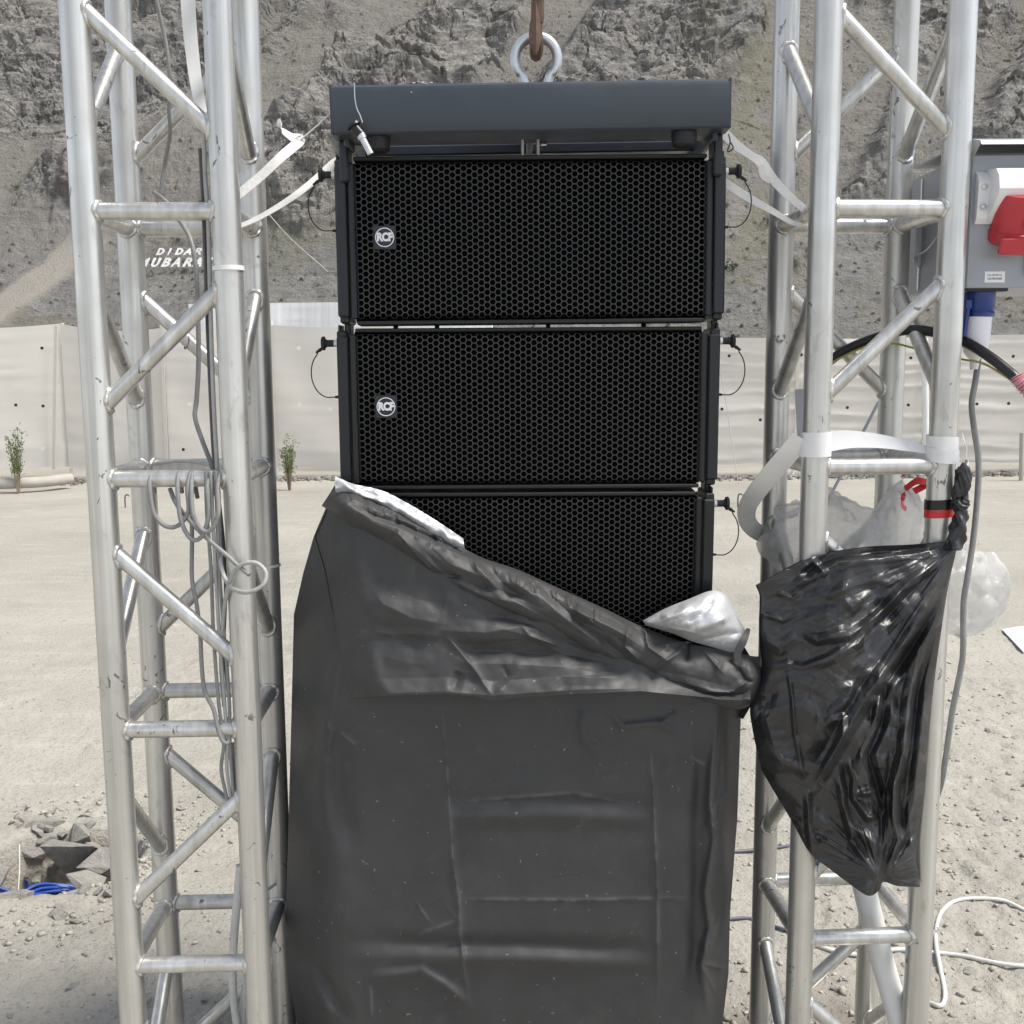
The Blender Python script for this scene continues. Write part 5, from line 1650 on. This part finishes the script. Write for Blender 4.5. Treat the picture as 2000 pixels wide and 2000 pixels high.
# ------------------------------------------------------------------ white vinyl strip wound round the right tower
lxf, lyf = leg_xy(TR, 0); lxr, lyr = leg_xy(TR, 1)
ws = thing('vinyl_strip', 'wide white vinyl strip wound round the legs of the right tower', 'strip', (lxf, lyf, 1.40))
def rp(P): return [Vector(p) - ws.location for p in P]
def wrap_part(lx_, ly_, zc, hgt, r, a0, a1, tilt):
    """A turn of strip round a leg."""
    mb = MB(); n = 30
    V, F = [], []
    for k_ in range(n + 1):
        a = R(a0 + (a1 - a0) * k_ / n)
        sl_ = tilt * (k_ / n - .5)
        for rr, dz in ((r, -hgt / 2), (r, hgt / 2), (r + .0012, hgt / 2), (r + .0012, -hgt / 2)):
            wob = .0007 * math.sin(a * 5 + dz * 90)
            V.append((lx_ + (rr + wob) * math.cos(a) - ws.location.x, ly_ + (rr + wob) * math.sin(a) - ws.location.y, zc + dz + sl_ - ws.location.z))
    for k_ in range(n):
        for q in range(4): F.append((k_ * 4 + q, k_ * 4 + (q + 1) % 4, k_ * 4 + 4 + (q + 1) % 4, k_ * 4 + 4 + q))
    mb.add(V, F).build('leg_wrap', M['vinyl'], ws, 50)
zW = pt(1590, 869, lyf - .025).z
wrap_part(lxf, lyf, zW, .045, .0268, -235, 60, .003)
zW2, zW3 = pt(1845, 866, lyr - .025).z, pt(1845, 892, lyr - .025).z
wrap_part(lxr, lyr, zW2, .024, .0272, -240, 70, -.004)
wrap_part(lxr, lyr, zW3, .026, .0292, -245, 75, -.012)
# the span between the two legs, twisting
sp_p = pts([(1614, 862, 1.982), (1660, 858, 1.985), (1720, 862, 1.992), (1780, 872, 1.995), (1815, 880, 1.992)])
MB().ribbon(rp(catmull(sp_p, 8)), [.040 - .024 * (i / 32.0) for i in range(33)], .0012, [Vector((0, .25 + .5 * i / 32, 1)) for i in range(33)]).build('strip_span', M['vinyl'], ws, 50)
# the tail looping out to the left and round the back leg
tl = catmull(pts([(1566, 856, 1.962), (1535, 892, 1.985), (1498, 935, 2.03), (1468, 975, 2.08), (1458, 1000, 2.12), (1464, 1025, 2.17), (1490, 1044, 2.225), (1530, 1046, 2.255)]), 8)
nt = len(tl)
MB().ribbon(rp(tl), [.042 - .010 * i / nt for i in range(nt)], .0012, [Vector((.8, .25, -.6)).lerp(Vector((.7, .5, .55)), max(0, (i / nt - .35) / .65)) for i in range(nt)]).build('strip_tail', M['vinyl'], ws, 50)
tl = catmull(pts([(1880, 850, 2.02), (1888, 875, 2.03), (1884, 905, 2.03), (1870, 915, 2.01)]), 6)
MB().ribbon(rp(tl), .030, .0012, Vector((.5, 1, 0))).build('strip_end', M['vinyl'], ws, 50)
st_ = MB().ribbon([Vector(p) for p in pts([(1561, 760, 2.06), (1563, 800, 2.058), (1566, 852, 2.052)])], .017, .0012, Vector((1, 0, 0)))
tag(st_.build('grey_strip', M['encl'], None), 'short grey strip hanging behind the front leg above the white wrap', 'strip')

# ------------------------------------------------------------------ clear plastic bag caught inside the right tower
k = NT('clear_film')
tb = k.n('ShaderNodeBsdfTransparent'); tb.inputs[0].default_value = (.93, .93, .93, 1)
tr = k.n('ShaderNodeBsdfTranslucent'); tr.inputs[0].default_value = (.95, .95, .94, 1)
vb_ = k.coords(rand=False)
k.P(col=(.80, .80, .79), rough=.22, spec=.7, normal=k.bump(k.math('ADD', k.math('MULTIPLY', k.facets(11, k.warp(vb_, 9, .06)), .7), k.math('MULTIPLY', k.facets(30, k.warp(vb_, 18, .03)), .5)), 1.0, 1.0))
m1 = k.n('ShaderNodeMixShader'); m1.inputs[0].default_value = .55
m2 = k.n('ShaderNodeMixShader')
nz = k.noise(14, 3, .6, k.coords(rand=False))
k.t.links.new(k.ramp(nz, [(.3, .36), (.7, .66)]), m2.inputs[0])
k.t.links.new(k.b.outputs[0], m1.inputs[1]); k.t.links.new(tr.outputs[0], m1.inputs[2])
k.t.links.new(m1.outputs[0], m2.inputs[1]); k.t.links.new(tb.outputs[0], m2.inputs[2]); k.t.links.new(m2.outputs[0], k.out.inputs[0])
M['clear'] = k.m
cb = thing('clear_plastic_bag', 'billowing clear plastic bag with red handles behind the front legs of the right tower', 'plastic bag', (.70, 2.18, 1.05))
def puff(cx_, cy_, Yc, rx, ry, rd, seed, up=1.0, cone=0.0):
    nu, nv = 64, 48
    u = np.linspace(0, 2 * math.pi, nu)[None, :]; vv = np.linspace(.02, math.pi - .02, nv)[:, None]
    m = .92 + .22 * fbm(np.cos(u) * 1.5 + vv * .9 + seed, np.sin(u) * 1.5 + vv, 3, seed) + .38 * (crumple(np.cos(u) * np.sin(vv) + .3 * u * 0, np.cos(vv) + .7 * np.sin(u) * np.sin(vv), 3, seed + 1, 1.15) - .25)
    x = np.cos(u) * np.sin(vv) * rx * m; d = np.sin(u) * np.sin(vv) * rd * m; z = np.cos(vv) * ry * m
    x = x * (1 - cone * np.clip(z / ry, -1, 1) * .5)
    c = pt(cx_, cy_, Yc)
    G = np.stack([c.x + x, c.y + d, c.z + z], -1) - np.array(cb.location)
    return G
link('lower_film', grid_mesh('lower_film', puff(1610, 1055, 2.16, .128, .095, .07, 911), M['clear']), cb)
link('side_film', grid_mesh('side_film', puff(1885, 1150, 2.17, .085, .095, .06, 921, cone=.3), M['clear']), cb)
link('upper_film', grid_mesh('upper_film', puff(1760, 1050, 2.16, .075, .115, .055, 931, cone=.5), M['clear']), cb)
for (P_, w) in (([(1763, 930, 2.12), (1775, 905, 2.115), (1782, 890, 2.11), (1768, 900, 2.13)], .010), ([(1768, 955, 2.1), (1790, 940, 2.09), (1810, 945, 2.085), (1785, 960, 2.09)], .014),
                ([(1765, 962, 2.1), (1762, 985, 2.09), (1770, 995, 2.095)], .009)):
    tl = catmull(pts(P_), 6)
    MB().ribbon([p - cb.location for p in tl], w, .001, Vector((.3, .5, 1))).build('red_handle', M['redtape'], cb, 50)

# ------------------------------------------------------------------ white straps from the array to the towers
lxb, lyb = leg_xy(TL, 2)
def strap(label, P, W, wv=Vector((0, .35, 1)), mat='strap', grp='white straps bracing the array', name='webbing_strap', sub=8):
    Q = catmull(pts(P), sub); o0 = Q[0].copy()
    n = len(Q)
    Wl = [np.interp(i / (n - 1), np.linspace(0, 1, len(W)), W) for i in range(n)] if hasattr(W, '__len__') else W
    mb = MB().ribbon([q - o0 for q in Q], Wl, .0014, wv)
    return tag(mb.build(name, M[mat], None, 50, loc=o0), label, 'strap', grp)
strap('upper white strap from the left tower, ending in a loose flap above the array', [(455, 389, 1.950), (505, 348, 1.955), (550, 306, 1.96), (586, 274, 1.985), (570, 268, 1.985), (553, 256, 1.98), (546, 246, 1.975), (545, 232, 1.975)],
      [.017, .017, .018, .018, .017, .020, .013, .004], Vector((-.55, .2, .8)))
cable('pale_string', 'pale string running from the strap knot to the left end of the rigging frame', 'string', pts([(584, 276, 1.985), (605, 258, 1.985), (628, 238, 1.98), (648, 219, 1.975)]), .0017, M['string'])
strap('lower white strap from the left tower to the top left loudspeaker corner', [(450, 448, 1.955), (500, 428, 1.965), (560, 393, 1.99), (610, 356, 2.03), (650, 322, 2.06), (665, 312, 2.07)], [.008, .009, .011, .013, .018, .018], Vector((-.5, .2, .8)))
strap('upper white strap from the array to the right tower, twisted and frayed', [(1412, 258, 2.05), (1440, 285, 2.05), (1470, 306, 2.05), (1487, 318, 2.05), (1510, 350, 2.05), (1540, 382, 2.04), (1582, 418, 2.04)], [.020, .019, .015, .021, .018, .016, .014], Vector((.6, .2, .8)))
strap('frayed white end fluttering from the upper right strap', [(1486, 322, 2.048), (1490, 342, 2.046), (1500, 352, 2.046), (1504, 357, 2.046)], [.010, .012, .009, .003], Vector((1, 0, .2)), name='strap_end')
strap('lower white strap running flat from the array to the right tower', [(1412, 354, 2.05), (1460, 385, 2.06), (1510, 413, 2.06), (1545, 434, 2.05), (1566, 440, 2.03)], [.017, .016, .012, .009, .008], Vector((.45, .2, .85)))
cable('guy_string', 'thin string slanting behind the left tower towards the mountain', 'string', pts([(515, 407, 2.5), (570, 468, 2.9), (640, 530, 3.4)]), .0013, M['string'], n=6)
cable('guy_string', 'thin pale string running down beside the array to a ground hook', 'string', pts([(1405, 700, 4.6), (1420, 800, 5.1), (1435, 900, 5.75), (1443, 950, 6.1)]), .0022, M['string'], n=6)
tl = catmull(pts([(366, -20, 2.00), (371, 60, 1.995), (380, 140, 1.985), (390, 200, 1.97), (398, 245, 1.95)]), 6)
o0 = tl[0].copy(); n = len(tl)
mb = MB().ribbon([q - o0 for q in tl], [.026 - .008 * i / n for i in range(n)], .0014, Vector((1, .1, 0)))
tag(mb.build('vinyl_strip', M['vinyl'], None, 50, loc=o0), 'long white vinyl strip hanging inside the top of the left tower', 'strip')
strap('short white strap end under the left foot of the rigging frame', [(684, 300, 2.03), (694, 290, 2.03), (704, 281, 2.03)], .012, Vector((-.4, 0, .8)), name='strap_end')
cable('wire_clip', 'small black clip and bent wire at the right end of the rigging frame', 'clip', pts([(1423, 262, 1.99), (1426, 278, 1.985), (1421, 296, 1.98), (1432, 290, 1.98), (1427, 278, 1.985)]), .0012, M['cable_black'], n=6)

# ------------------------------------------------------------------ cables on the left tower
GC = 'grey cables on the left tower'
YF, YB = 1.909, 2.149
cable('hanging_cable', 'grey cable dropping from the top inside the left tower to its back brace', 'cable',
      pts([(300, -30, 2.069), (310, 20, 2.069), (325, 90, 2.069), (331, 150, 2.069), (330, 215, 2.079), (332, 260, 2.099), (322, 320, 2.129), (315, 370, 2.129)]), .0038, M['cable_grey'], GC)
cable('hanging_cable', 'dark grey cable curving down from upper rungs of the left tower to the coil', 'cable',
      pts([(300, 375, 2.129), (325, 395, 2.099), (352, 432, 2.029), (372, 468, 1.999), (382, 520, 1.989), (386, 600, 1.989), (388, 700, 1.979), (384, 780, 1.979), (381, 815, 1.969), (395, 860, 1.959), (412, 905, 1.949), (424, 945, 1.949)]), .0044, M['cable_grey'], GC)
cable('hanging_cable', 'pale cable running straight down along the front inner leg of the left tower', 'cable',
      pts([(398, 238, 1.917), (400, 330, 1.915), (407, 440, 1.915), (410, 560, 1.915), (414, 700, 1.915), (419, 820, 1.917), (425, 930, 1.917), (428, 1010, 1.917), (430, 1090, 1.909), (445, 1140, 1.879), (478, 1157, 1.849), (512, 1144, 1.849), (519, 1118, 1.859), (498, 1099, 1.864), (467, 1106, 1.864), (447, 1140, 1.879), (437, 1200, 1.909), (432, 1290, 1.919), (438, 1380, 1.919)]), .0040, M['cable_mid'], GC)
cable('hanging_cable', 'dark cable lying against the back of the front inner leg of the left tower', 'cable',
      pts([(391, 290, 1.939), (397, 400, 1.939), (402, 540, 1.939), (408, 700, 1.939), (418, 900, 1.939), (430, 1000, 1.939), (437, 1070, 1.939), (441, 1150, 1.939), (437, 1260, 1.939), (446, 1350, 1.939)]), .0036, M['cable_dark'], GC)
rz_ = pt(330, 943, YF).z
def over_rung(x0, x1, sag, y_out, lab, r=.0040, mat='cable_grey'):
    """A loop of coil hung over the front rung."""
    a, b = pt(x0, 925, YF), pt(x1, 925, YF)
    P_ = [Vector((a.x, YF + .022, rz_ - .02)), Vector((a.x + .004, YF, rz_ + .0195)), Vector((a.x + .006, YF - .021, rz_ - .004))]
    for q in range(1, 8):
        th = math.pi * q / 8
        P_.append(Vector(((a.x + b.x) / 2 - (b.x - a.x) / 2 * .95 * math.cos(th) + .006, y_out, rz_ - .022 - sag * math.sin(th))))
    P_ += [Vector((b.x, YF - .021, rz_ - .004)), Vector((b.x + .003, YF, rz_ + .0195)), Vector((b.x + .004, YF + .022, rz_ - .03))]
    return cable('coiled_cable', lab, 'cable', P_, r, M[mat], 'coil over the rung of the left tower')
over_rung(292, 372, .055, 1.884, 'left loop of the grey cable coil hung over the rung')
over_rung(346, 410, .078, 1.881, 'middle loop of the grey cable coil hung over the rung')
over_rung(373, 430, .062, 1.877, 'right loop of the grey cable coil hung over the rung')
cable('coiled_cable', 'cable lying along the back rung above the coil', 'cable', pts([(300, 906, 2.114), (350, 900, 2.109), (400, 905, 2.099), (418, 915, 2.049)]), .0042, M['cable_mid'], 'coil over the rung of the left tower')
cable('cable_tail', 'stripped cable tail slanting from the coil across the front leg', 'cable',
      pts([(332, 955, 1.919), (345, 985, 1.899), (375, 1022, 1.889), (408, 1055, 1.884), (440, 1082, 1.874), (465, 1105, 1.869), (487, 1123, 1.859)]), .0040, M['cable_grey'], GC)
cable('hanging_cable', 'long grey cable hanging from the coil through the middle of the tower bays', 'cable',
      pts([(374, 955, 1.914), (375, 1050, 1.919), (375, 1130, 1.919), (384, 1180, 1.919), (391, 1240, 1.919), (394, 1300, 1.919), (400, 1350, 1.914), (417, 1385, 1.899), (426, 1425, 1.894), (436, 1448, 1.894), (447, 1446, 1.899), (448, 1400, 1.919)]), .0040, M['cable_grey'], GC)
for i, (dx, lab) in enumerate(((0, 'left strand of the cables tied down the front inner leg'), (11, 'middle strand of the cables tied down the front inner leg'), (20, 'right strand of the cables tied down the front inner leg'))):
    cable('hanging_cable', lab, 'cable',
          pts([(402 + dx * .9, 920, 1.892), (404 + dx, 1000, 1.899), (412 + dx * .8, 1110, 1.909), (416 + dx, 1220, 1.914), (421 + dx * 1.1, 1300, 1.914), (428 + dx, 1380, 1.909), (437 + dx * .6, 1450, 1.899 + .004 * i), (432 + dx, 1500, 1.914), (440 + dx * .8, 1545, 1.914), (452 + dx * .5, 1585, 1.914), (461, 1560, 1.919), (455 + dx * .3, 1450, 1.934)]),
          .0034, M[['cable_grey', 'cable_mid', 'cable_grey'][i]], GC)
lx1, ly1 = leg_xy(TL, 1)
zt_ = pt(455, 525, ly1).z
leg_band('cable_tie', 'white cable tie round the front inner leg of the left tower', 'cable tie', zt_ - .004, zt_ + .004, M['vinyl'], .0262, .001, lx1, ly1)
lx2, ly2 = leg_xy(TL, 2)
zt_ = pt(530, 1105, ly2).z
leg_band('cable_tie', 'thin cable tie round the back inner leg of the left tower', 'cable tie', zt_ - .0025, zt_ + .0025, M['vinyl'], .0262, .002, lx2, ly2)

# pale hoses standing at the foot of the left tower
cable('white_hose', 'pale hose rising behind the front inner leg of the left tower', 'hose', pts([(469, 1690, 2.069), (462, 1770, 2.069), (456, 1850, 2.069), (455, 1930, 2.069), (463, 2000, 2.069), (478, 2060, 2.089)]), .0085, M['cable_pale'], 'hoses in the left tower', n=14)
cable('white_hose', 'second pale hose curving at the foot of the left tower', 'hose', pts([(486, 1880, 2.089), (478, 1940, 2.089), (472, 2010, 2.089), (466, 2070, 2.099)]), .0085, M['cable_pale'], 'hoses in the left tower', n=14)
cable('white_rod', 'thin pale rod poking from behind the cover to the left tower', 'rod', pts([(515, 1742, 2.079), (570, 1705, 2.209)]), .0035, M['cable_pale'], n=8)

# ------------------------------------------------------------------ pipe and cables at the foot of the right tower
P0, P1 = pt(1680, 1700, 2.08), pt(1768, 2030, 2.02)
d_ = (P1 - P0)
cable('white_pipe', 'thick white plastic pipe leaning inside the foot of the right tower', 'pipe', [P0 - d_ * .25, P0, P0 + d_ * .5 + Vector((-.004, 0, 0)), P1], .0235, M['pvcpipe'], n=28)
GG = 'cables lying on the ground by the right tower'
def gcable(label, P, r, mat, z=.006):
    Q = []
    for p in P:
        g = ground_pt(p[0], p[1], z)
        g.z = gz1(g.x, g.y) + r * .9 + (p[2] if len(p) > 2 else 0)
        Q.append(g)
    return cable('ground_cable', label, 'cable', Q, r, M[mat], GG, n=12)
gcable('white ground cable looping round beside the right tower foot', [(1815, 1955), (1838, 1964), (1846, 1940), (1838, 1895), (1828, 1850), (1829, 1810), (1838, 1783), (1862, 1763), (1900, 1757), (1960, 1762), (2010, 1778), (2080, 1800)], .0055, 'cable_pale')
gcable('white ground cable crossing under the right tower to the right edge', [(1560, 1828), (1610, 1855), (1680, 1865), (1750, 1858), (1815, 1858), (1880, 1866), (1950, 1884), (2010, 1892), (2080, 1890)], .0055, 'cable_pale')
gcable('slate cable on the ground between the cover and the right tower', [(1330, 1668), (1400, 1663), (1440, 1660), (1500, 1655), (1560, 1652), (1640, 1655)], .0058, 'cable_slate')
gcable('slate cable curving on the ground below the other one', [(1360, 1812), (1400, 1800), (1430, 1793), (1470, 1793), (1510, 1806), (1545, 1822), (1565, 1830)], .0050, 'cable_slate')

# ------------------------------------------------------------------ blue cables in the pit
pr_ = np.random.default_rng(12)
for i in range(9):
    f = i / 8
    P_ = pts([(-60, 1712 + 3 * f, 3.05), (10, 1738 + 4 * f, 3.06), (38 + 30 * f, 1744 + 4 * f, 3.07), (75 + 18 * f, 1728 + 20 * f, 3.12 + .02 * (i % 3)), (110 + 12 * f, 1728 + 16 * f, 3.16), (150, 1735 + 12 * f, 3.18), (215, 1772 + 10 * f, 3.20)])
    cable('blue_cable', 'blue cable bundled with others in the stony pit', 'cable', P_, .0052, M['cable_blue'], 'blue cables in the pit')
cable('blue_cable', 'short blue cable loop standing up behind the bundle in the pit', 'cable', pts([(50, 1745, 3.2), (50, 1722, 3.2), (52, 1719, 3.2), (54, 1724, 3.2), (55, 1745, 3.2)]), .0030, M['cable_blue'], 'blue cables in the pit')
cable('pale_string', 'thin pale rod hanging down into the cable pit', 'string', pts([(38, 1650, 3.3), (38, 1700, 3.25), (35, 1747, 3.2)]), .0018, M['string'])

# ------------------------------------------------------------------ saplings, pegs, poles and scraps
def sapling(label, px, py0, py1, Y, seed):
    g = pt(px, py0, Y); g.z = gz1(g.x, g.y)
    top_z = pt(px, py1, Y).z
    H = top_z - g.z
    r = np.random.default_rng(seed)
    root = thing('young_tree', label, 'sapling', g, 0, 'saplings in front of the fence')
    tk = MB(); tips = []
    for q in range(9):
        a = r.uniform(0, 6.28); sp = r.uniform(.02, .10)
        hh = H * r.uniform(.65, 1.0)
        P_ = catmull([Vector((math.cos(a) * .008, math.sin(a) * .008, -.02)), Vector((math.cos(a) * sp * .5, math.sin(a) * sp * .5, hh * .45)), Vector((math.cos(a) * sp, math.sin(a) * sp, hh))], 6)
        tk.tube(P_, [.008 - .006 * i / len(P_) for i in range(len(P_))], 6)
        tips += P_[5:]
    tk.build('trunk', M['tree_bark'], root)
    cr = MB()
    for q in range(620):
        b = tips[r.integers(0, len(tips))]
        c = b + Vector(r.normal(0, .022, 3))
        d = Vector((r.normal(0, .6), r.normal(0, .6), r.uniform(.2, 1.2))).normalized()
        e = d.orthogonal().normalized(); s_ = r.uniform(.025, .055)
        if c.z < H * .32 and r.random() < .85: continue
        cr.add([c, c + d * s_ * .5 + e * .006, c + d * s_, c + d * s_ * .5 - e * .006], [(0, 1, 2, 3)])
    cr.build('crown', M['tree_needle'], root, 0, False)
    return root
sapling('young green sapling in front of the fence at the left edge', 36, 958, 842, 13.6, 31)
sapling('young sapling before the fence between the left tower and the array', 566, 960, 858, 13.4, 32)
o = cable('lying_pipe', 'beige pipe lying on the ground along the foot of the left fence', 'pipe', [Vector((-9.5, 13.35, .11)), Vector((-8, 13.45, .11)), Vector((fX(20, 13.6), 13.7, .11)), Vector((fX(112, 14), 14.2, .11))], .070, M['dustypipe'], n=18)
def peg(label, px, py):
    g = ground_pt(px, py); g.z = gz1(g.x, g.y)
    return cable('ground_hook', label, 'hook', [g + Vector((0, 0, -.03)), g + Vector((0, 0, .10)), g + Vector((.01, 0, .14)), g + Vector((.035, 0, .145)), g + Vector((.05, 0, .13))], .008, M['cable_dark'], 'bent steel hooks in the ground', n=8)
peg('bent steel hook in the ground at the end of the pale string', 1441, 992)
peg('bent steel hook in the ground seen through the left tower', 245, 992)
cable('leaning_pole', 'slim grey pole leaning behind the right tower', 'pole', pts([(1716, 785, 8.0), (1617, 978, 8.0), (1545, 1118, 8.0)]), .012, M['greypole'])
cable('fence_prop', 'upright white prop standing before the fence behind the right tower', 'pole', pts([(1806, 660, 14.6), (1807, 760, 14.6), (1809, 955, 14.6)]), .045, M['pvcpipe'])
cable('marker_post', 'short pale post at the far right before the fence', 'post', pts([(1996, 845, 14.0), (1994, 960, 14.0)]), .03, M['dustypipe'])
g = ground_pt(1990, 1250)
pp = MB()
V = [ground_pt(1957, 1238), ground_pt(1998, 1282), ground_pt(2040, 1262), ground_pt(2035, 1228), ground_pt(1990, 1232)]
pp.add([Vector((v_.x, v_.y, gz1(v_.x, v_.y) + .012)) - g for v_ in V] + [Vector((v_.x, v_.y, gz1(v_.x, v_.y) + .006)) - g for v_ in V], [(0, 1, 2, 3, 4), (9, 8, 7, 6, 5)] + [(i, (i + 1) % 5, 5 + (i + 1) % 5, 5 + i) for i in range(5)])
tag(pp.build('paper_sheet', M['paper'], None, 0, loc=g), 'torn white sheet lying on the ground at the right edge', 'paper')
